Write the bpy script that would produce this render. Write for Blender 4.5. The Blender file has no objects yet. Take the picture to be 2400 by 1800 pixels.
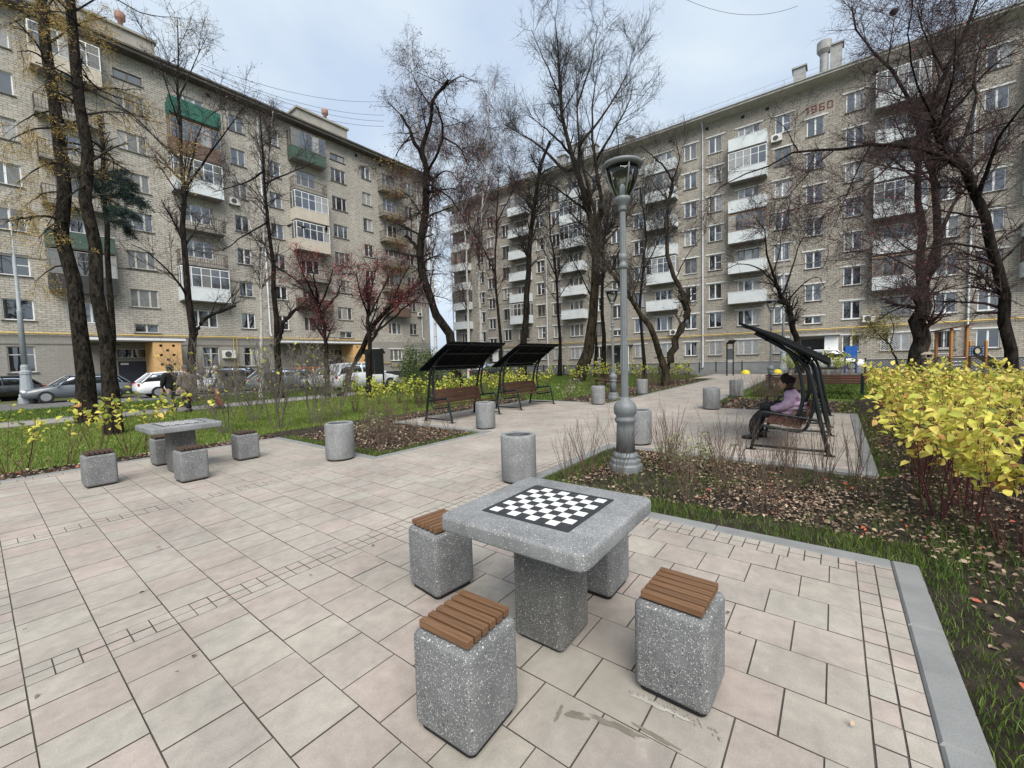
import bpy, bmesh, math, random
import numpy as np
from mathutils import Vector, Matrix
rng = np.random.default_rng(7); random.seed(7)
PI = math.pi
scene = bpy.context.scene
col = scene.collection
# ------------------------------------------------------------------ camera
CZ = 1.54
PITCH, ROLL, YAW = math.radians(3.3415), math.radians(-1.6326), math.radians(37.742)
FPX = 979.18
cf = np.array([math.cos(YAW)*math.cos(PITCH), math.sin(YAW)*math.cos(PITCH), -math.sin(PITCH)])
r0 = np.array([math.sin(YAW), -math.cos(YAW), 0.0]); u0 = np.cross(r0, cf)
cr = r0*math.cos(ROLL)+u0*math.sin(ROLL); cu = -r0*math.sin(ROLL)+u0*math.cos(ROLL)
CAM = np.array([0.0, 0.0, CZ])
cam = bpy.data.cameras.new('camera'); cam_o = bpy.data.objects.new('camera', cam); col.objects.link(cam_o)
cam.sensor_fit = 'HORIZONTAL'; cam.sensor_width = 36.0; cam.lens = 36.0*FPX/2400.0
cam.clip_start = 0.05; cam.clip_end = 3000
M = Matrix.Identity(4)
for i in range(3):
    M[i][0] = cr[i]; M[i][1] = cu[i]; M[i][2] = -cf[i]; M[i][3] = CAM[i]
cam_o.matrix_world = M
scene.camera = cam_o
# ------------------------------------------------------------------ sky and sun (bright overcast)
SUN_EL, SUN_ROT = math.radians(50), math.radians(226)
w = bpy.data.worlds.new('World'); scene.world = w; w.use_nodes = True
nt = w.node_tree; nt.nodes.clear()
out = nt.nodes.new('ShaderNodeOutputWorld'); bg = nt.nodes.new('ShaderNodeBackground'); bg.inputs[1].default_value = 0.10
sky = nt.nodes.new('ShaderNodeTexSky'); sky.sky_type = 'NISHITA'; sky.sun_disc = False
sky.sun_elevation = SUN_EL; sky.sun_rotation = SUN_ROT; sky.dust_density = 3.0; sky.air_density = 1.0
tc = nt.nodes.new('ShaderNodeTexCoord'); sep = nt.nodes.new('ShaderNodeSeparateXYZ'); nt.links.new(tc.outputs['Generated'], sep.inputs[0])
mx = nt.nodes.new('ShaderNodeMath'); mx.operation = 'MAXIMUM'; nt.links.new(sep.outputs[2], mx.inputs[0]); mx.inputs[1].default_value = 0.0
ad = nt.nodes.new('ShaderNodeMath'); ad.operation = 'ADD'; nt.links.new(mx.outputs[0], ad.inputs[0]); ad.inputs[1].default_value = 0.25
dv = nt.nodes.new('ShaderNodeVectorMath'); dv.operation = 'DIVIDE'
cmb = nt.nodes.new('ShaderNodeCombineXYZ')
for i in range(3): nt.links.new(ad.outputs[0], cmb.inputs[i])
nt.links.new(tc.outputs['Generated'], dv.inputs[0]); nt.links.new(cmb.outputs[0], dv.inputs[1])
nz = nt.nodes.new('ShaderNodeTexNoise'); nz.inputs['Scale'].default_value = 1.9; nz.inputs['Detail'].default_value = 5; nz.inputs['Roughness'].default_value = 0.5; nz.inputs['Distortion'].default_value = 0.4
nt.links.new(dv.outputs[0], nz.inputs['Vector'])
rp = nt.nodes.new('ShaderNodeValToRGB')
rp.color_ramp.elements[0].position = 0.36; rp.color_ramp.elements[0].color = (1.78, 2.14, 2.66, 1)
rp.color_ramp.elements[1].position = 0.66; rp.color_ramp.elements[1].color = (2.42, 2.72, 2.93, 1)
nt.links.new(nz.outputs['Fac'], rp.inputs[0])
mixc = nt.nodes.new('ShaderNodeMix'); mixc.data_type = 'RGBA'; mixc.inputs[0].default_value = 0.94
nt.links.new(sky.outputs[0], mixc.inputs[6]); nt.links.new(rp.outputs[0], mixc.inputs[7])
nt.links.new(mixc.outputs[2], bg.inputs[0]); nt.links.new(bg.outputs[0], out.inputs[0])
sl = bpy.data.lights.new('sun', 'SUN'); sl.energy = 1.5; sl.angle = math.radians(45); sl.color = (1.0, 0.955, 0.89)
so = bpy.data.objects.new('sun', sl); col.objects.link(so)
sd = Vector((math.sin(SUN_ROT)*math.cos(SUN_EL), math.cos(SUN_ROT)*math.cos(SUN_EL), math.sin(SUN_EL)))
so.rotation_euler = sd.to_track_quat('Z', 'Y').to_euler(); so.location = (0, 0, 60)
vs = scene.view_settings
vs.view_transform = 'Standard'; vs.look = 'None'; vs.exposure = 1.74; vs.gamma = 1.0; vs.use_curve_mapping = False

# ------------------------------------------------------------------ helpers
def ray(x, y): return cf + cr*((x-1200)/FPX) - cu*((y-900)/FPX)
def at(x, y, d): return CAM + ray(x, y)*d                     # world point of a direction at a depth
def base(x, d, z=-0.04):                                      # point on the ground along a direction at a depth
    a = ray(x, 0)[2]; b = ray(x, 1)[2]-a
    y = ((z-CZ)/d-a)/b
    return at(x, y, d)
def gnd(x, y, z=0.0):
    q = ray(x, y); return CAM + q*((z-CZ)/q[2])
class MB:
    def __init__(s): s.v = []; s.f = []; s.m = []; s.mats = []
    def mi(s, m):
        if m not in s.mats: s.mats.append(m)
        return s.mats.index(m)
    def add(s, vs_, fs, m=None):
        o = len(s.v); s.v += [tuple(map(float, p)) for p in vs_]
        k = s.mi(m) if m else 0
        for f in fs: s.f.append(tuple(i+o for i in f)); s.m.append(k)
        return s
    def box(s, c, d, m=None, rz=0.0, rx=0.0, ry=0.0, taper=1.0):
        x, y, z = d[0]/2, d[1]/2, d[2]/2
        vs_ = [(-x, -y, -z), (x, -y, -z), (x, y, -z), (-x, y, -z), (-x*taper, -y*taper, z), (x*taper, -y*taper, z), (x*taper, y*taper, z), (-x*taper, y*taper, z)]
        if rz or rx or ry:
            R = Matrix.Rotation(rz, 3, 'Z') @ Matrix.Rotation(ry, 3, 'Y') @ Matrix.Rotation(rx, 3, 'X')
            vs_ = [R @ Vector(p) for p in vs_]
        return s.add([(p[0]+c[0], p[1]+c[1], p[2]+c[2]) for p in vs_], [(0, 3, 2, 1), (4, 5, 6, 7), (0, 1, 5, 4), (1, 2, 6, 5), (2, 3, 7, 6), (3, 0, 4, 7)], m)
    def b2(s, a, b, m=None): return s.box([(a[i]+b[i])/2 for i in range(3)], [abs(b[i]-a[i]) for i in range(3)], m)
    def tube(s, pts, r, n=8, m=None, cap=True):
        pts = [np.array(p, float) for p in pts]; k = len(pts)
        if not hasattr(r, '__len__'): r = [r]*k
        vs_ = []; prev = None
        for i in range(k):
            t = pts[min(i+1, k-1)]-pts[max(i-1, 0)]; t = t/(np.linalg.norm(t)+1e-9)
            if prev is None:
                a = np.array([0, 0, 1.0]) if abs(t[2]) < 0.9 else np.array([1.0, 0, 0])
                nn = np.cross(t, a)
            else: nn = prev-t*(prev@t)
            nn = nn/(np.linalg.norm(nn)+1e-9); prev = nn; bb = np.cross(t, nn)
            for j in range(n):
                an = 2*PI*j/n; vs_.append(pts[i]+(nn*math.cos(an)+bb*math.sin(an))*r[i])
        fs = [(i*n+j, i*n+(j+1) % n, (i+1)*n+(j+1) % n, (i+1)*n+j) for i in range(k-1) for j in range(n)]
        if cap: fs += [tuple(range(n-1, -1, -1)), tuple((k-1)*n+j for j in range(n))]
        return s.add(vs_, fs, m)
    def lathe(s, prof, n=20, m=None, c=(0, 0, 0), closed=True):
        vs_ = []; k = len(prof)
        for r, z in prof:
            for j in range(n):
                a = 2*PI*j/n; vs_.append((c[0]+r*math.cos(a), c[1]+r*math.sin(a), c[2]+z))
        fs = [(i*n+j, i*n+(j+1) % n, (i+1)*n+(j+1) % n, (i+1)*n+j) for i in range(k-1) for j in range(n)]
        if closed: fs += [tuple(range(n-1, -1, -1)), tuple((k-1)*n+j for j in range(n))]
        return s.add(vs_, fs, m)
    def loft(s, rings, m=None, cap=True):
        n = len(rings[0]); vs_ = [p for r in rings for p in r]; k = len(rings)
        fs = [(i*n+j, i*n+(j+1) % n, (i+1)*n+(j+1) % n, (i+1)*n+j) for i in range(k-1) for j in range(n)]
        if cap: fs += [tuple(range(n-1, -1, -1)), tuple((k-1)*n+j for j in range(n))]
        return s.add(vs_, fs, m)
    def mesh(s, name, m=None, smooth=False):
        me = bpy.data.meshes.new(name); me.from_pydata(s.v, [], s.f)
        mats = s.mats if s.mats else [m]
        for q in mats: me.materials.append(MAT[q])
        if len(mats) > 1: me.polygons.foreach_set('material_index', s.m)
        if smooth: me.polygons.foreach_set('use_smooth', [True]*len(me.polygons))
        me.update(); return me
    def build(s, name, m=None, parent=None, smooth=False, bevel=0, loc=None, rz=0, seg=2):
        me = s.mesh(name, m, smooth); o = obj(name, me, parent, loc, rz)
        if bevel:
            bm = bmesh.new(); bm.from_mesh(me)
            bmesh.ops.recalc_face_normals(bm, faces=bm.faces)
            bmesh.ops.bevel(bm, geom=bm.edges[:], offset=bevel, segments=seg, profile=0.5, affect='EDGES', clamp_overlap=True)
            for f in bm.faces: f.smooth = True
            bm.to_mesh(me); bm.free()
        return o
def obj(name, me, parent=None, loc=None, rz=0):
    o = bpy.data.objects.new(name, me); col.objects.link(o)
    if parent: o.parent = parent
    if loc is not None: o.location = loc
    if rz: o.rotation_euler = (0, 0, rz)
    return o
def thing(name, label, cat, loc=(0, 0, 0), rz=0, group=None):
    o = bpy.data.objects.new(name, None); col.objects.link(o); o.location = loc; o.rotation_euler = (0, 0, rz)
    o.empty_display_size = 0.2
    return tag(o, label, cat, group)
def tag(o, label, cat, group=None):
    o['label'] = label; o['category'] = cat
    if group: o['group'] = group
    return o
def struct(o): o['kind'] = 'structure'; return o
def stuff(o): o['kind'] = 'stuff'; return o
KIDS = {}
def kids(o): return [c for c in bpy.data.objects if c.parent == o] if o.name not in KIDS else KIDS[o.name]
def dup(src, loc, rz=0, label=None, group=None, scale=None):
    def cp(o, par):
        c = o.copy(); col.objects.link(c); c.parent = par
        for ch in kids(o): cp(ch, c)
        return c
    c = cp(src, None); c.location = loc; c.rotation_euler = (0, 0, rz)
    if scale: c.scale = (scale, scale, scale) if not hasattr(scale, '__len__') else scale
    if label: c['label'] = label
    if group: c['group'] = group
    return c
def np_mesh(name, V, F, m, tint=None, smooth=True, parent=None):
    """V n*3, F list of int arrays (rows of 3 or 4)"""
    me = bpy.data.meshes.new(name)
    V = np.asarray(V, np.float32); me.vertices.add(len(V)); me.vertices.foreach_set('co', V.ravel())
    F = [np.asarray(f, np.int32) for f in F if len(f)]
    loops = np.concatenate([f.ravel() for f in F]); cnt = np.concatenate([np.full(len(f), f.shape[1], np.int32) for f in F])
    me.loops.add(len(loops)); me.loops.foreach_set('vertex_index', loops)
    me.polygons.add(len(cnt)); st = np.concatenate([[0], np.cumsum(cnt)[:-1]]).astype(np.int32)
    me.polygons.foreach_set('loop_start', st); me.polygons.foreach_set('loop_total', cnt)
    me.polygons.foreach_set('use_smooth', np.full(len(cnt), smooth))
    me.materials.append(MAT[m])
    if tint is not None:
        a = me.attributes.new('tint', 'FLOAT', 'POINT'); a.data.foreach_set('value', np.asarray(tint, np.float32))
    me.update(calc_edges=True); me.validate()
    return obj(name, me, parent)

# ------------------------------------------------------------------ materials
MAT = {}
class NT:
    def __init__(s, name):
        m = bpy.data.materials.new(name); m.use_nodes = True; MAT[name] = m; s.m = m; s.t = m.node_tree
        s.b = s.t.nodes['Principled BSDF']; s.o = s.t.nodes['Material Output']
    def n(s, t, **kw):
        q = s.t.nodes.new('ShaderNode'+t)
        for k, v in kw.items():
            if k in q.inputs: q.inputs[k].default_value = v
            else: setattr(q, k, v)
        return q
    def l(s, a, b): s.t.links.new(a, b)
    def coord(s, kind='Object', sc=(1, 1, 1), rot=(0, 0, 0)):
        t = s.n('TexCoord'); mp = s.n('Mapping'); mp.inputs['Scale'].default_value = sc; mp.inputs['Rotation'].default_value = rot
        s.l(t.outputs[kind], mp.inputs[0]); return mp.outputs[0]
    def world(s, sc=(1, 1, 1)):
        t = s.n('NewGeometry'); mp = s.n('Mapping'); mp.inputs['Scale'].default_value = sc; s.l(t.outputs['Position'], mp.inputs[0]); return mp.outputs[0]
    def noise(s, v, scale, detail=4, rough=0.55, dist=0.0):
        q = s.n('TexNoise'); q.inputs['Scale'].default_value = scale; q.inputs['Detail'].default_value = detail; q.inputs['Roughness'].default_value = rough; q.inputs['Distortion'].default_value = dist
        s.l(v, q.inputs['Vector']); return q.outputs['Fac']
    def ramp(s, f, *st):
        q = s.n('ValToRGB'); e = q.color_ramp.elements
        while len(e) < len(st): e.new(0.5)
        for i, (p, c) in enumerate(st):
            e[i].position = p; e[i].color = (c[0], c[1], c[2], 1) if hasattr(c, '__len__') else (c, c, c, 1)
        s.l(f, q.inputs[0]); return q.outputs[0]
    def mix(s, f, a, b, mode='MIX'):
        q = s.n('Mix'); q.data_type = 'RGBA'; q.blend_type = mode
        for k, v in ((0, f), (6, a), (7, b)):
            if hasattr(v, 'links') or hasattr(v, 'is_linked'): s.l(v, q.inputs[k])
            else: q.inputs[k].default_value = v if k == 0 else (v[0], v[1], v[2], 1)
        return q.outputs[2]
    def bump(s, h, strength=0.3, dist=0.02):
        q = s.n('Bump'); q.inputs['Strength'].default_value = strength; q.inputs['Distance'].default_value = dist
        s.l(h, q.inputs['Height']); s.l(q.outputs[0], s.b.inputs['Normal'])
    def base(s, c, rough=0.7, spec=0.5, metal=0.0):
        if hasattr(c, 'links'): s.l(c, s.b.inputs['Base Color'])
        else: s.b.inputs['Base Color'].default_value = (c[0], c[1], c[2], 1)
        s.b.inputs['Roughness'].default_value = rough; s.b.inputs['Specular IOR Level'].default_value = spec; s.b.inputs['Metallic'].default_value = metal
        return s
def simple(name, c, rough=0.6, var=0.15, scale=6.0, spec=0.4, metal=0.0, bump=0.0, bscale=60):
    q = NT(name); v = q.coord('Object'); f = q.noise(v, scale, 5)
    lo = [x*(1-var) for x in c]; hi = [min(1, x*(1+var)) for x in c]
    q.base(q.ramp(f, (0.3, lo), (0.7, hi)), rough, spec, metal)
    if bump: q.bump(q.noise(v, bscale, 3), bump, 0.01)
    return q
def tinted(name, stops, rough=0.6, trans=0.0, nvar=0.12):
    """colour from the 'tint' attribute of each leaf / blade / slab"""
    q = NT(name); a = q.n('Attribute'); a.attribute_name = 'tint'
    c = q.ramp(a.outputs['Fac'], *stops)
    v = q.world(); f = q.noise(v, 30, 2); c = q.mix(nvar, c, q.ramp(f, (0.3, 0.2), (0.7, 1.0)), 'OVERLAY')
    q.base(c, rough, 0.3)
    if trans:
        t = q.n('BsdfTranslucent'); q.l(c, t.inputs[0]); mxs = q.n('MixShader'); mxs.inputs[0].default_value = trans
        q.l(q.b.outputs[0], mxs.inputs[1]); q.l(t.outputs[0], mxs.inputs[2]); q.l(mxs.outputs[0], q.o.inputs[0])
    return q

# exposed-aggregate concrete: light and dark chips in grey cement
def aggregate(name, cement, scale=95, white=0.60, dark=0.06):
    q = NT(name); v = q.coord('Object')
    vo = q.n('TexVoronoi'); vo.inputs['Scale'].default_value = scale; vo.inputs['Randomness'].default_value = 1.0; q.l(v, vo.inputs['Vector'])
    sp = q.n('SeparateColor'); q.l(vo.outputs['Color'], sp.inputs[0])
    chip = q.ramp(sp.outputs[0], (0.0, (0.045, 0.045, 0.05)), (dark, (0.045, 0.045, 0.05)), (dark+0.01, (0.10, 0.10, 0.10)), (0.45, (0.17, 0.17, 0.165)), (0.6, (0.23, 0.23, 0.225)), (white+0.14, (0.40, 0.395, 0.38)), (0.95, (0.50, 0.495, 0.48)))
    for e in chip.node.color_ramp.elements: pass
    chip.node.color_ramp.interpolation = 'LINEAR'
    rad = q.n('Math', operation='MULTIPLY'); q.l(sp.outputs[1], rad.inputs[0]); rad.inputs[1].default_value = 0.30
    add = q.n('Math', operation='ADD'); q.l(rad.outputs[0], add.inputs[0]); add.inputs[1].default_value = 0.13
    lt = q.n('Math', operation='LESS_THAN'); q.l(vo.outputs['Distance'], lt.inputs[0]); q.l(add.outputs[0], lt.inputs[1])
    big = q.noise(v, 3.0, 4); cem = q.ramp(big, (0.3, [x*0.72 for x in cement]), (0.7, [x*1.2 for x in cement]))
    fine = q.noise(v, 220, 2); cem = q.mix(0.5, cem, q.ramp(fine, (0.3, 0.25), (0.75, 0.8)), 'OVERLAY')
    vb = q.n('TexVoronoi'); vb.inputs['Scale'].default_value = scale*0.55; q.l(v, vb.inputs['Vector']); sb = q.n('SeparateColor'); q.l(vb.outputs['Color'], sb.inputs[0])
    r2 = q.n('Math', operation='MULTIPLY'); q.l(sb.outputs[1], r2.inputs[0]); r2.inputs[1].default_value = 0.34; l2 = q.n('Math', operation='LESS_THAN'); q.l(vb.outputs['Distance'], l2.inputs[0]); q.l(r2.outputs[0], l2.inputs[1])
    big2 = q.ramp(sb.outputs[0], (0.0, (0.05, 0.05, 0.052)), (0.16, (0.06, 0.06, 0.06)), (0.2, (0.20, 0.20, 0.195)), (0.5, (0.30, 0.30, 0.29)), (0.8, (0.55, 0.545, 0.52)))
    c = q.mix(lt.outputs[0], cem, chip); c = q.mix(l2.outputs[0], c, big2); c = q.mix(0.6, c, q.ramp(q.noise(q.coord('Object', (7, 7, 2.2)), 1.0, 6, 0.65), (0.3, 0.36), (0.7, 0.62)), 'OVERLAY')
    q.base(c, 0.75, 0.3); q.bump(q.mix(lt.outputs[0], (0.2,)*3, (0.7,)*3), 0.5, 0.004); return q
aggregate('aggregate', (0.165, 0.168, 0.17), 155, white=0.53)
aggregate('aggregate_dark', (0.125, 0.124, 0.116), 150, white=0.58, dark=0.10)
aggregate('aggregate_bin', (0.205, 0.21, 0.212), 170, 0.53, 0.03)
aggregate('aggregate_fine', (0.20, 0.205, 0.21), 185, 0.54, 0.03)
def paver(name, obj_random):
    q = NT(name); v = q.world()
    if obj_random:
        a = q.n('ObjectInfo'); f0 = a.outputs['Random']
    else:
        a = q.n('Attribute'); a.attribute_name = 'tint'; f0 = a.outputs['Fac']
    c = q.ramp(f0, (0.0, (0.304, 0.279, 0.240)), (0.25, (0.298, 0.266, 0.231)), (0.5, (0.312, 0.264, 0.234)), (0.72, (0.308, 0.284, 0.246)), (1.0, (0.290, 0.258, 0.228)))
    big = q.noise(v, 1.3, 4); c = q.mix(0.7, c, q.ramp(big, (0.3, 0.37), (0.7, 0.63)), 'OVERLAY')
    midn = q.noise(v, 11, 5, 0.65, 0.3); c = q.mix(0.5, c, q.ramp(midn, (0.3, 0.37), (0.7, 0.63)), 'OVERLAY')
    st = q.noise(q.world((14, 40, 10)), 0.5, 5, 0.6); c = q.mix(0.10, c, q.ramp(st, (0.3, 0.36), (0.7, 0.64)), 'OVERLAY')
    fine = q.noise(v, 160, 3); c = q.mix(0.28, c, q.ramp(fine, (0.3, 0.3), (0.7, 0.7)), 'OVERLAY')
    blot = q.ramp(q.noise(v, 5.5, 6, 0.7), (0.64, 0.0), (0.72, 0.55)); c = q.mix(blot, c, (0.37, 0.355, 0.32))
    stain = q.ramp(q.noise(v, 2.3, 6, 0.65, 0.6), (0.62, 0.0), (0.75, 0.35)); c = q.mix(stain, c, (0.165, 0.15, 0.13))
    if obj_random:                                    # cement slurry rubbed over the slabs round the near table
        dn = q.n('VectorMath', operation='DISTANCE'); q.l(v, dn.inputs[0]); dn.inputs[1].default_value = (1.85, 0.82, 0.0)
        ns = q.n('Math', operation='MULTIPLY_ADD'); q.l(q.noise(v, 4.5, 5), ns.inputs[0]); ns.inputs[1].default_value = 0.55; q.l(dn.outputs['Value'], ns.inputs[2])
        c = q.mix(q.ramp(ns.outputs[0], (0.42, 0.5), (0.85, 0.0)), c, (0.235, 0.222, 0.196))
    q.base(c, 0.78, 0.3); q.bump(q.noise(v, 140, 4), 0.25, 0.003)
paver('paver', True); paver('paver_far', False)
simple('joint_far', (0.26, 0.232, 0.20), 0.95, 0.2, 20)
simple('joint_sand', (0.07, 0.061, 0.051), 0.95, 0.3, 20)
simple('kerb', (0.19, 0.192, 0.188), 0.8, 0.14, 4, bump=0.3, bscale=120)
simple('cement_patch', (0.34, 0.325, 0.29), 0.85, 0.15, 9, bump=0.3)
simple('cement_stain', (0.16, 0.145, 0.115), 0.85, 0.2, 12)
def soil():
    q = NT('soil'); v = q.world(); c = q.ramp(q.noise(v, 7, 8, 0.65), (0.3, (0.020, 0.016, 0.0125)), (0.55, (0.055, 0.043, 0.032)), (0.75, (0.105, 0.084, 0.061)))
    q.base(c, 0.95, 0.2); q.bump(q.noise(v, 22, 7, 0.75), 1.0, 0.06)
soil()
def lawnm():
    q = NT('lawn'); v = q.world(); c = q.ramp(q.noise(v, 0.7, 6, 0.6), (0.3, (0.07, 0.11, 0.022)), (0.5, (0.10, 0.16, 0.028)), (0.72, (0.15, 0.19, 0.045)))
    c = q.mix(0.5, c, q.ramp(q.noise(v, 45, 4), (0.3, 0.2), (0.7, 0.75)), 'OVERLAY')
    q.base(c, 0.95, 0.2); q.bump(q.noise(v, 60, 4), 0.8, 0.03)
lawnm()
def groundm():
    q = NT('ground'); v = q.world(); c = q.ramp(q.noise(v, 0.25, 7, 0.6), (0.3, (0.055, 0.075, 0.025)), (0.6, (0.085, 0.09, 0.035)), (0.75, (0.10, 0.085, 0.055)))
    q.base(c, 0.95, 0.2); q.bump(q.noise(v, 12, 5), 0.6, 0.05)
groundm()
simple('asphalt', (0.115, 0.113, 0.11), 0.85, 0.2, 3, bump=0.4, bscale=150)
simple('footway', (0.235, 0.225, 0.21), 0.85, 0.12, 3, bump=0.3, bscale=120)
def wood(name, a, b, sc=(3, 60, 60)):
    q = NT(name); v = q.coord('Object', sc); f = q.noise(v, 1.2, 6, 0.6, 0.8)
    oi = q.n('ObjectInfo'); c = q.ramp(f, (0.25, a), (0.75, b)); c = q.mix(0.3, c, q.ramp(oi.outputs['Random'], (0, 0.28), (1, 0.68)), 'OVERLAY')
    q.base(c, 0.55, 0.35); q.bump(f, 0.2, 0.002)
wood('slat_wood', (0.085, 0.042, 0.020), (0.205, 0.112, 0.057), (60, 3, 60))
wood('slat_wood_dark', (0.048, 0.030, 0.022), (0.085, 0.053, 0.038), (60, 3, 60))
wood('bench_wood', (0.05, 0.022, 0.014), (0.095, 0.042, 0.026), (2, 50, 50))
wood('play_wood', (0.22, 0.10, 0.03), (0.36, 0.17, 0.055), (30, 30, 2))
simple('black_foot', (0.012, 0.012, 0.012), 0.9)
simple('tile_white', (0.66, 0.67, 0.66), 0.35, 0.03); simple('tile_black', (0.033, 0.035, 0.038), 0.5, 0.2, 30)
simple('board_frame', (0.03, 0.032, 0.035), 0.5, 0.2, 20); simple('board_bed', (0.33, 0.33, 0.32), 0.8)
simple('metal_dark', (0.006, 0.010, 0.012), 0.42, 0.2, 8, spec=0.35)
simple('metal_black', (0.005, 0.0055, 0.006), 0.6, 0.2, 8, spec=0.4)
simple('lamp_grey', (0.14, 0.152, 0.158), 0.5, 0.10, 9, spec=0.5)
simple('mast_grey', (0.27, 0.30, 0.32), 0.55, 0.10, 5)
simple('roof_black', (0.004, 0.0045, 0.005), 0.75, 0.2, 8, spec=0.08)
simple('liner', (0.06, 0.065, 0.07), 0.6, 0.1)
def glassm(name, tintc=(0.9, 0.95, 0.95), rough=0.02):
    q = NT(name); g = q.n('BsdfGlossy'); g.inputs['Roughness'].default_value = rough; t = q.n('BsdfTransparent'); t.inputs[0].default_value = (*tintc, 1)
    lw = q.n('Fresnel'); lw.inputs[0].default_value = 1.45; m = q.n('MixShader'); q.l(lw.outputs[0], m.inputs[0]); q.l(t.outputs[0], m.inputs[1]); q.l(g.outputs[0], m.inputs[2]); q.l(m.outputs[0], q.o.inputs[0])
glassm('lamp_glass', (0.965, 0.975, 0.975)); glassm('carglass_clear')
def pane(name, c, refl=2.5, curtain=None):
    q = NT(name); v = q.coord('Object', (7, 1, 1.3))
    if curtain: cc = q.ramp(q.noise(v, 2.2, 3), (0.3, [x*0.6 for x in curtain]), (0.7, curtain))
    else: cc = q.ramp(q.noise(q.world((0.8, 0.8, 0.8)), 1.0, 2), (0.3, c), (0.75, [x*2.2 for x in c]))
    q.base(cc, 0.9, 0.0)
    g = q.n('BsdfGlossy'); g.inputs['Roughness'].default_value = 0.015; g.inputs[0].default_value = (0.93, 0.96, 1, 1)
    fr = q.n('Fresnel'); fr.inputs[0].default_value = refl; m = q.n('MixShader'); q.l(fr.outputs[0], m.inputs[0]); q.l(q.b.outputs[0], m.inputs[1]); q.l(g.outputs[0], m.inputs[2]); q.l(m.outputs[0], q.o.inputs[0])
pane('pane_dark', (0.012, 0.012, 0.012)); pane('pane_mid', (0.03, 0.029, 0.027)); pane('pane_curtain', (0.1, 0.1, 0.1), 2.2, (0.34, 0.33, 0.31)); pane('pane_blind', (0.1,)*3, 1.9, (0.17, 0.165, 0.15))
pane('car_glass', (0.01, 0.011, 0.012), 1.6)
def brick(name, c1, c2, mortar, lowcol=None, lowz=0.0, squash=(2.56, 7.1)):
    q = NT(name); t = q.n('TexCoord'); sp = q.n('SeparateXYZ'); q.l(t.outputs['Object'], sp.inputs[0]); cb = q.n('CombineXYZ'); q.l(sp.outputs[0], cb.inputs[0]); q.l(sp.outputs[2], cb.inputs[1])
    b = q.n('TexBrick'); b.inputs['Scale'].default_value = 1.0; b.inputs['Brick Width'].default_value = 0.40; b.inputs['Row Height'].default_value = 0.145; b.inputs['Mortar Size'].default_value = 0.016
    b.inputs['Color1'].default_value = (*c1, 1); b.inputs['Color2'].default_value = (*c2, 1); b.inputs['Mortar'].default_value = (*mortar, 1); b.inputs['Mortar Smooth'].default_value = 0.3; b.inputs['Bias'].default_value = 0.0
    q.l(cb.outputs[0], b.inputs['Vector'])
    c = b.outputs['Color']
    n1 = q.noise(cb.outputs[0], 0.35, 6, 0.6); c = q.mix(0.5, c, q.ramp(n1, (0.3, 0.40), (0.7, 0.60)), 'OVERLAY')
    mp = q.n('Mapping'); mp.inputs['Scale'].default_value = (3.2, 9.0, 1); q.l(cb.outputs[0], mp.inputs[0])
    n2 = q.noise(mp.outputs[0], 1.1, 5, 0.7); c = q.mix(0.9, c, q.ramp(n2, (0.30, 0.30), (0.70, 0.70)), 'OVERLAY')
    mp2 = q.n('Mapping'); mp2.inputs['Scale'].default_value = (1.2, 0.12, 1); q.l(cb.outputs[0], mp2.inputs[0])
    n3 = q.noise(mp2.outputs[0], 1.0, 5, 0.6); c = q.mix(0.3, c, q.ramp(n3, (0.3, 0.33), (0.7, 0.62)), 'OVERLAY')
    if lowcol:
        mr = q.n('Math', operation='LESS_THAN'); q.l(sp.outputs[2], mr.inputs[0]); mr.inputs[1].default_value = lowz
        lc = q.mix(0.45, lowcol, c, 'OVERLAY'); c = q.mix(mr.outputs[0], c, lc)
    q.base(c, 0.9, 0.2); q.bump(b.outputs['Fac'], -0.35, 0.02)
brick('brick_left', (0.435, 0.406, 0.356), (0.365, 0.342, 0.302), (0.19, 0.176, 0.152), (0.30, 0.295, 0.28), 3.95)
brick('brick_right', (0.375, 0.343, 0.294), (0.305, 0.281, 0.244), (0.175, 0.16, 0.137))
simple('plinth_dark', (0.025, 0.027, 0.032), 0.8, 0.3, 2); simple('plinth_grey', (0.21, 0.215, 0.22), 0.85, 0.12, 2)
simple('reveal', (0.33, 0.315, 0.29), 0.85, 0.12, 3); simple('pvc', (0.72, 0.73, 0.73), 0.45, 0.05, 2); simple('oldpaint', (0.46, 0.45, 0.42), 0.7, 0.2, 6)
simple('sill_dark', (0.15, 0.14, 0.125), 0.85, 0.2, 4); simple('lintel_white', (0.60, 0.605, 0.60), 0.8, 0.1, 4)
simple('cornice_light', (0.40, 0.39, 0.365), 0.85, 0.15, 1.5); simple('cornice_dark', (0.085, 0.078, 0.068), 0.85, 0.25, 1.5); simple('roof_sheet', (0.16, 0.155, 0.15), 0.7, 0.2, 1)
simple('roof_box', (0.31, 0.29, 0.255), 0.9, 0.15, 1.2); simple('vent_red', (0.30, 0.175, 0.145), 0.8, 0.15, 3); simple('vent_grey', (0.30, 0.30, 0.29), 0.7, 0.2, 3)
simple('gas_yellow', (0.50, 0.35, 0.09), 0.5, 0.1, 3); simple('downpipe', (0.42, 0.44, 0.45), 0.5, 0.12, 3)
simple('panel_white', (0.56, 0.595, 0.605), 0.75, 0.09, 1.6); simple('slab_conc', (0.19, 0.18, 0.165), 0.9, 0.2, 3); simple('siding_beige', (0.47, 0.42, 0.35), 0.7, 0.08, 2)
simple('balcony_green', (0.05, 0.085, 0.066), 0.6, 0.2, 4); simple('net_green', (0.022, 0.105, 0.075), 0.7, 0.25, 6); simple('balcony_brown', (0.115, 0.075, 0.058), 0.7, 0.25, 3); simple('balcony_dark', (0.035, 0.035, 0.036), 0.7, 0.25, 3)
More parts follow.
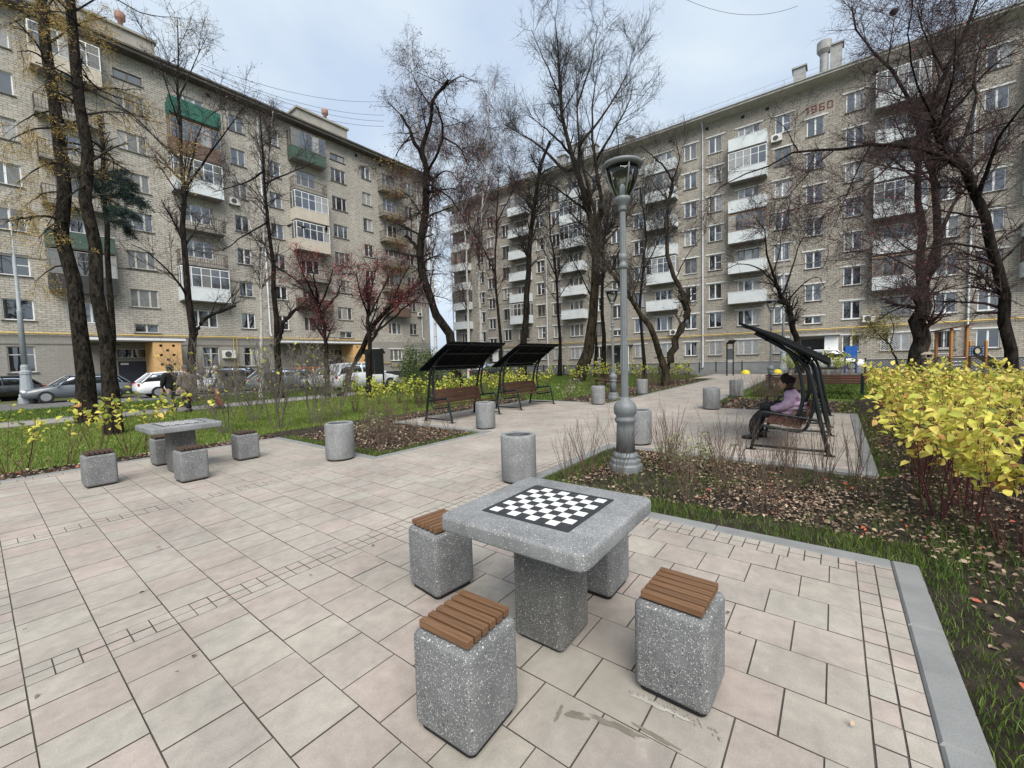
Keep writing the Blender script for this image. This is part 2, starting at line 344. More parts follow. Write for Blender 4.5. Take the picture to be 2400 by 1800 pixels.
simple('rail_iron', (0.07, 0.055, 0.045), 0.7, 0.3, 8); simple('frame_wood', (0.30, 0.20, 0.12), 0.7, 0.2, 6); simple('frame_old', (0.20, 0.19, 0.17), 0.7, 0.2, 6)
simple('entry_yellow', (0.58, 0.36, 0.16), 0.75, 0.08, 3); simple('door_blue', (0.028, 0.033, 0.052), 0.45, 0.1, 2); simple('door_grey', (0.06, 0.062, 0.066), 0.5, 0.1, 2); simple('hole_dark', (0.03, 0.018, 0.012), 0.9)
simple('canopy_white', (0.66, 0.67, 0.67), 0.6, 0.05); simple('red_1960', (0.15, 0.028, 0.018), 0.8, 0.2, 6); simple('ac_white', (0.62, 0.62, 0.60), 0.5, 0.05); simple('ac_dark', (0.06, 0.06, 0.06), 0.7)
simple('notice', (0.5, 0.42, 0.36), 0.6, 0.5, 3)
def bark(name, a, b, scale=(14, 14, 3)):
    q = NT(name); v = q.world(scale); f = q.noise(v, 1.0, 7, 0.72, 0.6); q.base(q.ramp(f, (0.40, a), (0.68, b)), 0.95, 0.1); q.bump(f, 1.0, 0.06)
bark('bark_larch', (0.004, 0.003, 0.0025), (0.055, 0.046, 0.037), (14, 14, 5)); bark('bark_grey', (0.005, 0.0045, 0.004), (0.055, 0.046, 0.038), (9, 9, 2.2)); bark('bark_dark', (0.003, 0.0025, 0.002), (0.036, 0.029, 0.024), (9, 9, 2.2)); bark('bark_olive', (0.008, 0.006, 0.004), (0.066, 0.053, 0.037), (7, 7, 1.8))
q = NT('bark_birch'); v = q.world((2, 2, 9)); f = q.noise(v, 1.0, 4, 0.6); q.base(q.ramp(f, (0.34, (0.05, 0.045, 0.04)), (0.42, (0.45, 0.44, 0.41)), (0.8, (0.58, 0.57, 0.54))), 0.8)
simple('twig_dark', (0.022, 0.017, 0.015), 0.9, 0.2, 3); simple('twig_grey', (0.05, 0.041, 0.034), 0.9, 0.2, 3); simple('twig_birch', (0.085, 0.06, 0.056), 0.9, 0.2, 3); simple('twig_purple', (0.040, 0.022, 0.022), 0.9, 0.2, 3); simple('twig_pale', (0.155, 0.135, 0.112), 0.9, 0.2, 3)
simple('stem_red', (0.085, 0.026, 0.024), 0.7, 0.3, 5); simple('stem_brown', (0.105, 0.07, 0.05), 0.85, 0.3, 5)
tinted('leaf_yellow', ((0.0, (0.20, 0.25, 0.05)), (0.25, (0.42, 0.44, 0.08)), (0.5, (0.62, 0.57, 0.10)), (0.72, (0.70, 0.58, 0.14)), (0.88, (0.66, 0.46, 0.14)), (1.0, (0.50, 0.24, 0.09))), 0.5, 0.35)
tinted('leaf_lime', ((0.0, (0.16, 0.24, 0.04)), (0.4, (0.34, 0.40, 0.06)), (0.75, (0.52, 0.50, 0.08)), (1.0, (0.60, 0.52, 0.12))), 0.5, 0.35)
tinted('leaf_variegated', ((0.0, (0.10, 0.14, 0.05)), (0.5, (0.25, 0.28, 0.14)), (1.0, (0.42, 0.41, 0.25))), 0.6, 0.25)
tinted('leaf_green', ((0.0, (0.03, 0.055, 0.02)), (0.5, (0.06, 0.10, 0.03)), (1.0, (0.16, 0.19, 0.06))), 0.6, 0.2)
tinted('leaf_olive', ((0.0, (0.10, 0.09, 0.03)), (0.5, (0.20, 0.18, 0.05)), (1.0, (0.30, 0.24, 0.07))), 0.6, 0.2)
tinted('berry_red', ((0.0, (0.16, 0.028, 0.034)), (0.6, (0.30, 0.045, 0.055)), (1.0, (0.46, 0.08, 0.08))), 0.5)
tinted('berry_dark', ((0.0, (0.05, 0.012, 0.015)), (0.7, (0.12, 0.02, 0.025)), (1.0, (0.22, 0.03, 0.035))), 0.5)
tinted('needle_gold', ((0.0, (0.28, 0.17, 0.05)), (0.5, (0.50, 0.34, 0.10)), (1.0, (0.64, 0.47, 0.17))), 0.7, 0.2)
tinted('needle_spruce', ((0.0, (0.010, 0.022, 0.020)), (0.6, (0.022, 0.045, 0.040)), (1.0, (0.05, 0.08, 0.07))), 0.7)
tinted('vine', ((0.0, (0.10, 0.07, 0.03)), (0.6, (0.22, 0.14, 0.05)), (1.0, (0.34, 0.22, 0.07))), 0.8)
tinted('blade', ((0.0, (0.035, 0.062, 0.014)), (0.5, (0.088, 0.140, 0.024)), (0.85, (0.18, 0.24, 0.045)), (1.0, (0.32, 0.28, 0.11))), 0.7, 0.25)
tinted('litter', ((0.0, (0.035, 0.022, 0.014)), (0.35, (0.105, 0.072, 0.049)), (0.65, (0.23, 0.165, 0.112)), (0.93, (0.41, 0.32, 0.23)), (1.0, (0.36, 0.09, 0.05))), 0.8)
# ================================================================== SETTING
def sheet(name, rects, z, m, parent=None):
    b = MB()
    for (x0, x1, y0, y1) in rects: b.add([(x0, y0, z), (x1, y0, z), (x1, y1, z), (x0, y1, z)], [(0, 1, 2, 3)])
    return b.build(name, m, parent)
struct(sheet('ground', [(-700, 900, -700, 900)], -0.10, 'ground'))
# soil with gentle clods under the planted beds
def bumpy(name, x0, x1, y0, y1, step, z, amp, m):
    nx = max(2, int((x1-x0)/step)); ny = max(2, int((y1-y0)/step))
    X, Y = np.meshgrid(np.linspace(x0, x1, nx+1), np.linspace(y0, y1, ny+1), indexing='ij')
    Z = z + amp*(np.sin(X*3.1+1)*np.sin(Y*2.7)+0.6*np.sin(X*7.3)*np.cos(Y*6.1+X)) + rng.normal(0, amp*0.35, X.shape)
    V = np.c_[X.ravel(), Y.ravel(), Z.ravel()]; i = np.arange((nx+1)*(ny+1)).reshape(nx+1, ny+1)
    F = np.c_[i[:-1, :-1].ravel(), i[1:, :-1].ravel(), i[1:, 1:].ravel(), i[:-1, 1:].ravel()]
    return struct(np_mesh(name, V, [F], m))
bumpy('soil_bed', 4.01, 6.68, -0.5, 3.0, 0.06, -0.03, 0.018, 'soil')
bumpy('soil_bed', -0.49, 17.2, -5.0, -0.488, 0.06, -0.035, 0.024, 'soil')
bumpy('soil_bed', 4.01, 6.68, 6.0, 9.6, 0.08, -0.03, 0.02, 'soil')
bumpy('soil_bed', -6.0, 4.01, 9.55, 10.3, 0.08, -0.035, 0.018, 'soil')
bumpy('soil_bed', 4.01, 13.2, 9.6, 10.6, 0.1, -0.03, 0.018, 'soil')
bumpy('soil_bed', 12.95, 16.3, -0.5, 3.0, 0.1, -0.03, 0.018, 'soil')
bumpy('soil_bed', 12.95, 27.5, 6.0, 8.2, 0.12, -0.03, 0.018, 'soil')
struct(sheet('lawn', [(-25, 4.01, 10.3, 18.6), (4.01, 13.2, 10.6, 19.0), (-25, 4.01, 21.1, 27.5), (4.01, 30, 21.6, 27.5)], -0.034, 'lawn'))
struct(sheet('lawn', [(13.2, 34.0, 8.2, 21.6), (17.2, 34, -12.0, 2.6), (16.3, 28, -0.5, 2.6), (4.01, 13.2, 19.0, 19.4)], -0.046, 'lawn'))
struct(sheet('lawn', [(-14, -0.487, -8, 9.55)], -0.036, 'lawn'))
struct(sheet('footpath', [(-25, 13.2, 19.0, 20.9)], -0.02, 'footway'))
struct(sheet('car_park', [(-40, 34, 27.5, 35.0)], -0.055, 'asphalt'))
struct(sheet('road', [(34.5, 41.0, -60, 80)], -0.055, 'asphalt'))
# ---- paving: joint bed with slabs, bricks and kerb stones on it
PX0, PX1, PY0, PY1 = -0.14, 3.865, -0.34, 9.4
bedrects = [(-0.34, PX1, PY0, PY1), (PX1, 28.5, 3.15, 5.85), (6.83, 12.8, -0.30, 3.15), (6.83, 12.8, 5.85, 9.0), (28.5, 34.5, 2.2, 7.2)]
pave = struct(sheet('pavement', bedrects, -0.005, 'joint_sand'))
S, Bk = [], []
def lay(lst, x0, x1, y0, y1, px, py, ox, stag=0.5, alongx=False):
    """columns of constant x (or rows of constant y) with staggered joints"""
    if alongx:
        j = 0; y = y0
        while y < y1-0.01:
            yb = min(y+py, y1); x = x0-(px*stag if j % 2 else 0)+ox
            while x < x1-0.01:
                a, b = max(x, x0), min(x+px, x1)
                if b-a > 0.02: lst.append((a, b, y, yb))
                x += px
            y = yb; j += 1
    else:
        k0 = math.floor((x0-ox)/px); i = k0
        while ox+i*px < x1-0.01:
            a, b = max(ox+i*px, x0), min(ox+(i+1)*px, x1)
            y = y0-(py*stag if i % 2 else 0)
            while y < y1-0.01:
                c, d = max(y, y0), min(y+py, y1)
                if d-c > 0.02 and b-a > 0.02: lst.append((a, b, c, d))
                y += py
            i += 1
for (a, b) in ((-0.14, 3.13), (3.33, 5.86), (6.06, 9.2)): lay(S, PX0+0.207, 3.66, a, b, 0.303, 0.303, 0.067)
for y in (3.13, 5.86): lay(Bk, 0.067, 3.66, y, y+0.2, 0.101, 0.1, 0.0, 0.0, True)
lay(Bk, -0.14, 3.865, -0.34, -0.14, 0.147, 0.1, 0.0, 0.0, True)
lay(Bk, 3.66, 3.865, -0.14, 3.15, 0.1025, 0.101, 3.66, 0.0); lay(Bk, 3.66, 3.865, 5.85, 9.2, 0.1025, 0.101, 3.66, 0.0)
lay(Bk, -0.14, 0.067, -0.14, 9.2, 0.1035, 0.15, -0.14, 0.0); lay(Bk, -0.14, 3.865, 9.2, 9.4, 0.15, 0.1, 0.0, 0.0, True)
lay(S, -0.34, -0.14, -0.34, 9.4, 0.2, 0.3, -0.34, 0.0)
lay(Bk, 3.865, 28.5, 3.15, 3.35, 0.15, 0.1, 0.0, 0.0, True); lay(Bk, 3.865, 28.5, 5.65, 5.85, 0.15, 0.1, 0.0, 0.0, True)
lay(Bk, 3.66, 3.865, 3.15, 3.35, 0.1025, 0.1, 3.66, 0.0); lay(Bk, 3.66, 3.865, 5.65, 5.85, 0.1025, 0.1, 3.66, 0.0)
lay(S, 3.66, 28.5, 3.35, 5.65, 0.303, 0.303, 0.067)
lay(S, 6.83, 12.8, -0.30, 3.15, 0.303, 0.303, 0.067); lay(S, 6.83, 12.8, 5.85, 9.0, 0.303, 0.303, 0.067); lay(S, 28.5, 34.5, 2.2, 7.2, 0.5, 0.5, 0.0)
def slab_mesh(name, m):
    e = 0.003; b = MB(); t = 0.5-e
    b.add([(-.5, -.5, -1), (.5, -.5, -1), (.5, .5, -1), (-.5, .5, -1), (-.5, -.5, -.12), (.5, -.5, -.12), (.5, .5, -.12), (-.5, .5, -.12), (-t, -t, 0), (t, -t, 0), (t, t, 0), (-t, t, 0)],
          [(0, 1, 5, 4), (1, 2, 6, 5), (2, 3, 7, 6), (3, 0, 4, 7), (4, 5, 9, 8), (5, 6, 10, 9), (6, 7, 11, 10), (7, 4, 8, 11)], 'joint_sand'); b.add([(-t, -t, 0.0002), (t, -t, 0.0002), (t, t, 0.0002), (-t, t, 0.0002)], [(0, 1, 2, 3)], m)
    return b.mesh(name, m)
def vis_size(r):
    c = np.array([(r[0]+r[1])/2, (r[2]+r[3])/2, 0])-CAM; d = c@cf
    if d < 0.4: return 0
    x = abs(c@cr/d)*FPX; y = -(c@cu/d)*FPX
    if x > 1260 or y > 960: return 0
    return (r[1]-r[0])*(r[3]-r[2])/d**3
def lay_out(lst, nm, gap):
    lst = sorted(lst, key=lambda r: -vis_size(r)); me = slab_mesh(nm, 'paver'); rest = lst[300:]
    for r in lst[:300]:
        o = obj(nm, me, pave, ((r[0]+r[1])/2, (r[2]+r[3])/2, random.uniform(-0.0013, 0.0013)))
        o.scale = (r[1]-r[0]-gap*random.uniform(.6, 1.1), r[3]-r[2]-gap*random.uniform(.9, 1.5), 0.016)
    R = np.array(rest); n = len(R); g = gap/2
    x0, x1, y0, y1 = R[:, 0]+g, R[:, 1]-g, R[:, 2]+g, R[:, 3]-g; z = rng.uniform(-.001, .001, n); zb = np.full(n, -.012)
    V = np.stack([np.c_[x0, y0, zb], np.c_[x1, y0, zb], np.c_[x1, y1, zb], np.c_[x0, y1, zb], np.c_[x0, y0, z], np.c_[x1, y0, z], np.c_[x1, y1, z], np.c_[x0, y1, z]], 1).reshape(-1, 3)
    o8 = np.arange(n)[:, None]*8
    F = np.concatenate([o8+np.array(f) for f in ([0, 1, 5, 4], [1, 2, 6, 5], [2, 3, 7, 6], [3, 0, 4, 7], [4, 5, 6, 7])])
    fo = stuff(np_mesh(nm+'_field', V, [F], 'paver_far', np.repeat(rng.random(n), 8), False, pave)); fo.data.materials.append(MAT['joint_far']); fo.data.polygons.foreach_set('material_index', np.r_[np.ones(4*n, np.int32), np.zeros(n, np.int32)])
lay_out(S, 'paving_slab', 0.0048); lay_out(Bk, 'paving_brick', 0.0062)
def kerb_run(a, b, wdt, side):
    """flush garden kerb from a to b; side = the direction its width goes"""
    a, b, s_ = np.array(a, float), np.array(b, float), np.array(side, float); L = np.linalg.norm(b-a); n = max(1, round(L/1.0)); t = (b-a)/L
    for i in range(n):
        p, q = a+t*(L*i/n+0.002), a+t*(L*(i+1)/n-0.002)
        pts = [p, q, q+s_*wdt, p+s_*wdt]; m = MB(); ch = 0.012
        vs_ = [(x, y, -0.1) for x, y in pts]+[(x, y, -0.006) for x, y in pts]
        c = sum(pts)/4; ins = [c+(w_-c)*(1-ch/np.maximum(np.abs(w_-c), 1e-6)).clip(0, 1) for w_ in pts]
        vs_ += [(x, y, 0.006) for x, y in ins]
        m.add(vs_, [(0, 1, 5, 4), (1, 2, 6, 5), (2, 3, 7, 6), (3, 0, 4, 7), (4, 5, 9, 8), (5, 6, 10, 9), (6, 7, 11, 10), (7, 4, 8, 11), (8, 9, 10, 11)])
        m.build('kerb_stone', 'kerb', pave)
kw = 0.147
kerb_run((-0.342, -0.34), (-0.342, 9.4), kw, (-1, 0))
kerb_run((-0.489, -0.342), (4.012, -0.342), kw, (0, -1)); kerb_run((3.867, -0.34), (3.867, 3.15), kw, (1, 0))
kerb_run((4.012, 3.148), (6.828, 3.148), kw, (0, -1)); kerb_run((6.828, -0.45), (6.828, 3.0), kw, (-1, 0)); kerb_run((6.83, -0.302), (12.8, -0.302), kw, (0, -1))
kerb_run((12.802, -0.45), (12.802, 3.0), kw, (1, 0)); kerb_run((12.802, 3.148), (28.5, 3.148), kw, (0, -1))
kerb_run((4.012, 5.852), (6.828, 5.852), kw, (0, 1)); kerb_run((3.867, 5.85), (3.867, 9.4), kw, (1, 0)); kerb_run((-0.5, 9.402), (4.012, 9.402), kw, (0, 1))
kerb_run((6.828, 6.0), (6.828, 9.15), kw, (-1, 0)); kerb_run((6.83, 9.002), (12.8, 9.002), kw, (0, 1)); kerb_run((12.802, 6.0), (12.802, 9.15), kw, (1, 0)); kerb_run((12.802, 5.852), (28.5, 5.852), kw, (0, 1))
# footpath edging and road kerb
for (a, b, s_) in (((-25, 18.92), (13.2, 18.92), (0, 1)), ((-25, 20.9), (13.2, 20.9), (0, 1))):
    m = MB(); m.b2((a[0], a[1], -0.1), (b[0], b[1]+0.08, 0.005)); struct(m.build('path_edging', 'kerb'))
m = MB(); m.b2((-40, 27.38, -0.1), (34, 27.5, 0.07)); struct(m.build('road_kerb', 'kerb')); m = MB(); m.b2((34.38, -60, -0.1), (34.5, 2.2, 0.05)); m.b2((34.38, 7.2, -0.1), (34.5, 80, 0.05)); m.b2((41.0, -60, -0.1), (41.12, 80, 0.06)); struct(m.build('road_kerb', 'kerb'))
# cement smears left in the joints around the near table
def blob(cx, cy, rx, ry, z, m, nm, seed, ang=0.0):
    r_ = random.Random(seed); n = 26; pts = []
    for i in range(n):
        a = 2*PI*i/n; k = 1+r_.uniform(-.35, .35); x, y = rx*k*math.cos(a), ry*k*math.sin(a)
        pts.append((cx+x*math.cos(ang)-y*math.sin(ang), cy+x*math.sin(ang)+y*math.cos(ang), z))
    b = MB(); b.add(pts+[(cx, cy, z+0.0008)], [(i, (i+1) % n, n) for i in range(n)]); return struct(b.build(nm, m, pave))
for (x, y, rx, ry, s_, an) in ((1.55, .70, .11, .016, 1, -1.45), (1.50, .86, .045, .02, 2, -1.3), (1.47, .93, .05, .008, 3, 0.2), (2.44, .82, .035, .02, 5, .5), (1.60, .56, .09, .009, 6, -1.6)):
    blob(x, y, rx, ry, 0.0032, 'cement_stain', 'cement_stain', s_, an)
blob(1.752, .60, .014, .13, 0.003, 'cement_patch', 'cement_smear', 11, .05)

# ================================================================== BUILDINGS
WM = {}
def wmesh(kind, w, h, fm):
    k = (kind, round(w, 2), round(h, 2), fm)
    if k in WM: return WM[k]
    b = MB(); t = 0.062; y0, y1 = 0.085, 0.15
    def bar(a0, a1, z0, z1, yy=0.0): b.b2((a0, y0+yy, z0), (a1, y1, z1))
    bar(-w/2, w/2, -h/2, -h/2+t); bar(-w/2, w/2, h/2-t, h/2); bar(-w/2, -w/2+t, -h/2+t, h/2-t); bar(w/2-t, w/2, -h/2+t, h/2-t)
    if kind == '3': ms = (-w*0.20, w*0.20)
    elif kind == '3a': ms = (-w*0.24, w*0.16)
    else: ms = (0.0,)
    for x in ms: bar(x-0.055, x+0.055, -h/2+t, h/2-t, 0.004)
    if kind == 'cross': bar(-w/2+t, w/2-t, h*0.16, h*0.16+0.06, 0.008)
    if kind == 'T': bar(0.055, w/2-t, -0.02, 0.03, 0.008)
    xs = [-w/2+t]+[q_ for x in ms for q_ in (x-0.055, x+0.055)]+[w/2-t]
    WM[k] = (b.mesh('window', fm), [((xs[i]+xs[i+1])/2, xs[i+1]-xs[i]) for i in range(0, len(xs), 2)], h-2*t)
    return WM[k]
PM = {}
def pmesh(w, h, m):
    k = (round(w, 3), round(h, 3), m)
    if k not in PM:
        b = MB(); b.b2((-w/2-.004, 0.115, -h/2-.004), (w/2+.004, 0.128, h/2+.004)); PM[k] = b.mesh('pane', m)
    return PM[k]
BX = {}
def bxmesh(name, d, m):
    k = (name, d, m)
    if k not in BX: b = MB(); b.box((0, 0, 0), d); BX[k] = b.mesh(name, m)
    return BX[k]
class Facade:
    def __init__(s, name, label, loc, rz, u0, u1, top, depth):
        s.o = thing(name, label, 'building', loc, rz); s.u0, s.u1, s.top, s.d = u0, u1, top, depth; s.holes = []
    def window(s, u, z, w, h, kind='2', fm='pvc', lintel=False, panes=None, sillm='sill_dark', y=0.0, parent=None, hole=True, sill=True):
        fme, ps, ph = wmesh(kind, w, h, fm); o = obj('window', fme, parent or s.o, (u, y, z))
        if hole: s.holes.append((u-w/2, u+w/2, z-h/2, z+h/2))
        mm = panes or random.choices(['pane_dark', 'pane_mid', 'pane_blind', 'pane_curtain'], [0.4, 0.27, 0.16, 0.17])[0]
        for (x, pw) in ps:
            m2 = mm if random.random() < .8 else random.choice(['pane_dark', 'pane_mid', 'pane_curtain'])
            obj('pane', pmesh(pw, ph, m2), o, (x, 0, 0))
        if sill and not parent: obj('sill', bxmesh('sill', (round(w+.18, 2), 0.16, 0.05), sillm), o, (0, -0.01, -h/2-.03))
        if lintel: obj('lintel', bxmesh('lintel', (round(w+.52, 2), 0.06, 0.115), 'lintel_white'), o, (0, -.022, h/2+.075))
        return o
    def wall(s, m, plinth, plz, reveal='reveal'):
        us = sorted(set([s.u0, s.u1]+[a for h in s.holes for a in h[:2]])); zs = sorted(set([plz, s.top]+[a for h in s.holes for a in h[2:]]))
        us = [a for a in us if s.u0 <= a <= s.u1]; zs = [a for a in zs if a >= plz]
        nu, nz_ = len(us), len(zs); U, Z = np.array(us), np.array(zs); solid = np.ones((nu-1, nz_-1), bool)
        cu_, cz_ = (U[:-1]+U[1:])/2, (Z[:-1]+Z[1:])/2
        for h in s.holes: solid[np.ix_((cu_ > h[0]) & (cu_ < h[1]), (cz_ > h[2]) & (cz_ < h[3]))] = False
        b = MB()
        for j in range(nz_-1):
            i = 0
            while i < nu-1:
                if solid[i, j]:
                    k = i
                    while k < nu-1 and solid[k, j]: k += 1
                    b.add([(us[i], 0, zs[j]), (us[k], 0, zs[j]), (us[k], 0, zs[j+1]), (us[i], 0, zs[j+1])], [(0, 1, 2, 3)], m); i = k
                else: i += 1
        for (a, c, e, g) in s.holes:
            D = 0.16
            b.add([(a, 0, e), (a, D, e), (a, D, g), (a, 0, g)], [(0, 1, 2, 3)], reveal); b.add([(c, 0, e), (c, 0, g), (c, D, g), (c, D, e)], [(0, 1, 2, 3)], reveal)
            b.add([(a, 0, g), (a, D, g), (c, D, g), (c, 0, g)], [(0, 1, 2, 3)], reveal); b.add([(a, 0, e), (c, 0, e), (c, D, e), (a, D, e)], [(0, 1, 2, 3)], reveal)
        for (x) in (s.u0, s.u1): b.add([(x, 0, plz), (x, s.d, plz), (x, s.d, s.top), (x, 0, s.top)], [(0, 1, 2, 3)], m)
        b.add([(s.u0, s.d, plz), (s.u1, s.d, plz), (s.u1, s.d, s.top), (s.u0, s.d, s.top)], [(0, 1, 2, 3)], m)
        b.build('wall', None, s.o)
        p = MB(); p.b2((s.u0-.05, -0.06, -0.3), (s.u1+.05, s.d+.05, plz)); p.build('plinth', plinth, s.o)
    def balcony(s, u, z, w, kind, panel='panel_white', frame='pvc', vine=False):
        """z = window centre of that storey; floor 1.36 below"""
        dp = 0.92; fl = z-1.36
        b = MB(); b.b2((u-w/2, -dp, fl-.14), (u+w/2, -.002, fl)); o = b.build('balcony', 'slab_conc', s.o)
        hp = 0.95
        if kind in ('panel', 'glazed', 'net'):
            p = MB(); t = .04
            p.b2((u-w/2-.02, -dp-.04, fl-.08), (u+w/2+.02, -dp, fl+hp)); p.b2((u-w/2-.02, -dp, fl-.08), (u-w/2+.02, -.004, fl+hp)); p.b2((u+w/2-.02, -dp, fl-.08), (u+w/2+.02, -.004, fl+hp)); p.build('parapet', panel, o)
            r = MB(); r.b2((u-w/2-.03, -dp-.055, fl+hp), (u+w/2+.03, -dp+.01, fl+hp+.035)); r.build('rail', frame if kind == 'glazed' else 'lintel_white', o)
        else:
            r = MB(); mrail = panel
            for zz in (0.12, hp): r.b2((u-w/2, -dp, fl+zz), (u+w/2, -dp+.03, fl+zz+.04)); r.b2((u-w/2, -dp, fl+zz), (u-w/2+.03, 0, fl+zz+.04)); r.b2((u+w/2-.03, -dp, fl+zz), (u+w/2, 0, fl+zz+.04))
            n = 21
            for i in range(n): x = u-w/2+.015+(w-.03)*i/(n-1); r.b2((x-.011, -dp+.005, fl), (x+.011, -dp+.025, fl+hp))
            for sd_ in (-1, 1):
                for i in range(1, 6): yy = -dp+i*dp/6; x = u+sd_*(w/2-.015); r.b2((x-.01, yy-.011, fl), (x+.01, yy+.011, fl+hp))
            r.build('railing', mrail, o)
        if kind == 'glazed':
            g = MB(); z0, z1 = fl+hp+.035, fl+2.42; n = 5; fw = .05
            for i in range(n+1): x = u-w/2+w*i/n; g.b2((x-fw/2, -dp-.02, z0), (x+fw/2, -dp+.03, z1))
            g.b2((u-w/2-.03, -dp-.025, z1), (u+w/2+.03, 0, z1+.06))
            for x in (u-w/2, u+w/2): g.b2((x-.025, -dp/2-.02, z0), (x+.025, -dp/2+.03, z1))
            zz = z0+(z1-z0)*.62; g.b2((u-w/2, -dp-.015, zz), (u+w/2, -dp+.02, zz+.04)); g.build('glazing_frame', frame, o)
            for i in range(n):
                x = u-w/2+w*(i+.5)/n; m2 = random.choice(['pane_mid', 'pane_dark', 'pane_curtain', 'pane_blind', 'pane_mid'])
                q_ = MB(); q_.b2((x-w/n/2+fw/2, -dp, z0), (x+w/n/2-fw/2, -dp+.01, z1)); q_.build('pane', m2, o)
            for sd_ in (-1, 1):
                x = u+sd_*w/2; q_ = MB(); q_.b2((x-.006, -dp+.03, z0), (x+.006, -.01, z1)); q_.build('pane', 'pane_mid', o)
        if kind == 'net':
            q_ = MB(); q_.b2((u-w/2-.1, -dp-.12, fl-.05), (u+w/2+.1, -dp-.06, fl+hp+.2)); q_.build('net', panel, o)
        return o
def bars(w, h, style):
    b = MB(); n = max(5, int(w/.13))
    if style == 'bar':
        for i in range(n): x = -w/2+w*(i+.5)/n; b.b2((x-.012, 0, -h/2), (x+.012, .02, h/2))
        for zz in (-.4, 0, .4): b.b2((-w/2, 0, zz*h-.012), (w/2, .018, zz*h+.012))
    else:
        st = .16
        k = int((w+h)/st)+1
        for i in range(k):
            c = i*st-h/2
            for sg in (1, -1):
                p0 = np.array([c-h/2-w/2+0, -h/2]); pts = []
                xs0, xs1 = c-h/2-w/2+.0, c+h/2-w/2+.0
                a0, a1 = max(xs0, -w/2), min(xs1, w/2)
                if a1-a0 < .03: continue
                z0, z1 = -h/2+(a0-xs0), -h/2+(a1-xs0)
                if sg < 0: a0, a1 = -a0, -a1
                b.tube([(a0, 0, z0), (a1, 0, z1)], .012, 4)
    return b
# ---------------------------------------------------------------- left building (facade runs along x at y = 40)
LB = Facade('apartment_block', 'long pale brick apartment block on the left with a dark overhanging eave', (0, 40, 0), 0, -14, 35.3, 23.75, 12)
Zl = [5.5+2.735*k for k in range(7)]; Zs = [6.75+2.765*k for k in range(6)]
for u in (-7.6, -0.95, -12.4, 2.05, 14.9, 17.75, 27.15, 32.75):
    for k, z in enumerate(Zl): LB.window(u, z, 1.08 if u != 2.05 else 1.3, 1.3, random.choice(['2', '2', 'T']), random.choice(['pvc', 'pvc', 'oldpaint']))
for u in (8.12, 23.95):
    for z in Zs: LB.window(u, z, 1.58, 1.27, '3', 'oldpaint', panes=random.choice(['pane_mid', 'pane_blind', 'pane_dark']))
    LB.window(u, 4.58, 1.38, 0.62, '2', 'oldpaint', panes='pane_dark'); LB.window(u, 22.32, 1.55, 0.62, '2', 'sill_dark', panes='pane_mid')
for u in (-3.9, -10.0, 5.0, 11.75, 20.6, 30.1):
    for z in Zl: LB.window(u, z, 1.75, 1.34, '3a', random.choice(['pvc', 'oldpaint', 'pvc']), sill=False)
for u in (-12.4, -7.6, -3.9, -0.95, 2.0, 12.0, 14.95, 20.5): LB.window(u, 2.42, 1.15, 1.62, 'cross', 'oldpaint', panes='pane_dark')
for u in (27.1, 30.1, 32.8): LB.window(u, 2.45, 1.05 if u != 30.1 else 1.6, 1.3, '2' if u != 30.1 else '3', 'pvc', True)
W = 3.15
for k in range(6): LB.balcony(-3.9, Zl[k+1], W, ('bars', 'glazed', 'panel')[k % 3], ('rail_iron', 'panel_white', 'slab_conc')[k % 3], 'pvc'); LB.balcony(-10.0, Zl[k+1], W, ('glazed', 'bars', 'bars')[k % 3], ('siding_beige', 'rail_iron', 'rail_iron')[k % 3], 'pvc')
for k, (kd, pn, fr) in enumerate([('glazed', 'balcony_dark', 'frame_old'), ('panel', 'balcony_green', 'pvc'), ('bars', 'rail_iron', 'pvc'), ('bars', 'rail_iron', 'pvc'), ('bars', 'rail_iron', 'pvc'), ('glazed', 'siding_beige', 'pvc')]): LB.balcony(5.0, Zl[k+1], W, kd, pn, fr)
for k, (kd, pn, fr) in enumerate([('glazed', 'panel_white', 'pvc'), ('bars', 'rail_iron', 'pvc'), ('bars', 'rail_iron', 'pvc'), ('glazed', 'panel_white', 'pvc'), ('glazed', 'balcony_brown', 'frame_wood'), ('net', 'net_green', 'pvc')]): LB.balcony(11.75, Zl[k+1], W, kd, pn, fr)
for k, (kd, pn, fr) in enumerate([('panel', 'balcony_brown', 'pvc'), ('bars', 'rail_iron', 'pvc'), ('glazed', 'siding_beige', 'pvc'), ('glazed', 'siding_beige', 'pvc'), ('bars', 'rail_iron', 'pvc'), ('glazed', 'balcony_green', 'frame_old')]): LB.balcony(20.6, Zl[k+1], W, kd, pn, fr)
for k, (kd, pn, fr) in enumerate([('panel', 'balcony_brown', 'pvc'), ('bars', 'rail_iron', 'pvc'), ('panel', 'slab_conc', 'pvc'), ('bars', 'rail_iron', 'pvc'), ('bars', 'rail_iron', 'pvc'), ('bars', 'rail_iron', 'pvc')]): LB.balcony(30.1, Zl[k+1], W, kd, pn, fr)
for u, m2 in ((7.25, 'door_blue'), (22.6, 'door_blue')): LB.holes.append((u-.85, u+.75, 0.05, 2.2)); LB.holes.append((u-.9, u+.8, 2.42, 3.1))
LB.wall('brick_left', 'plinth_dark', 0.62)
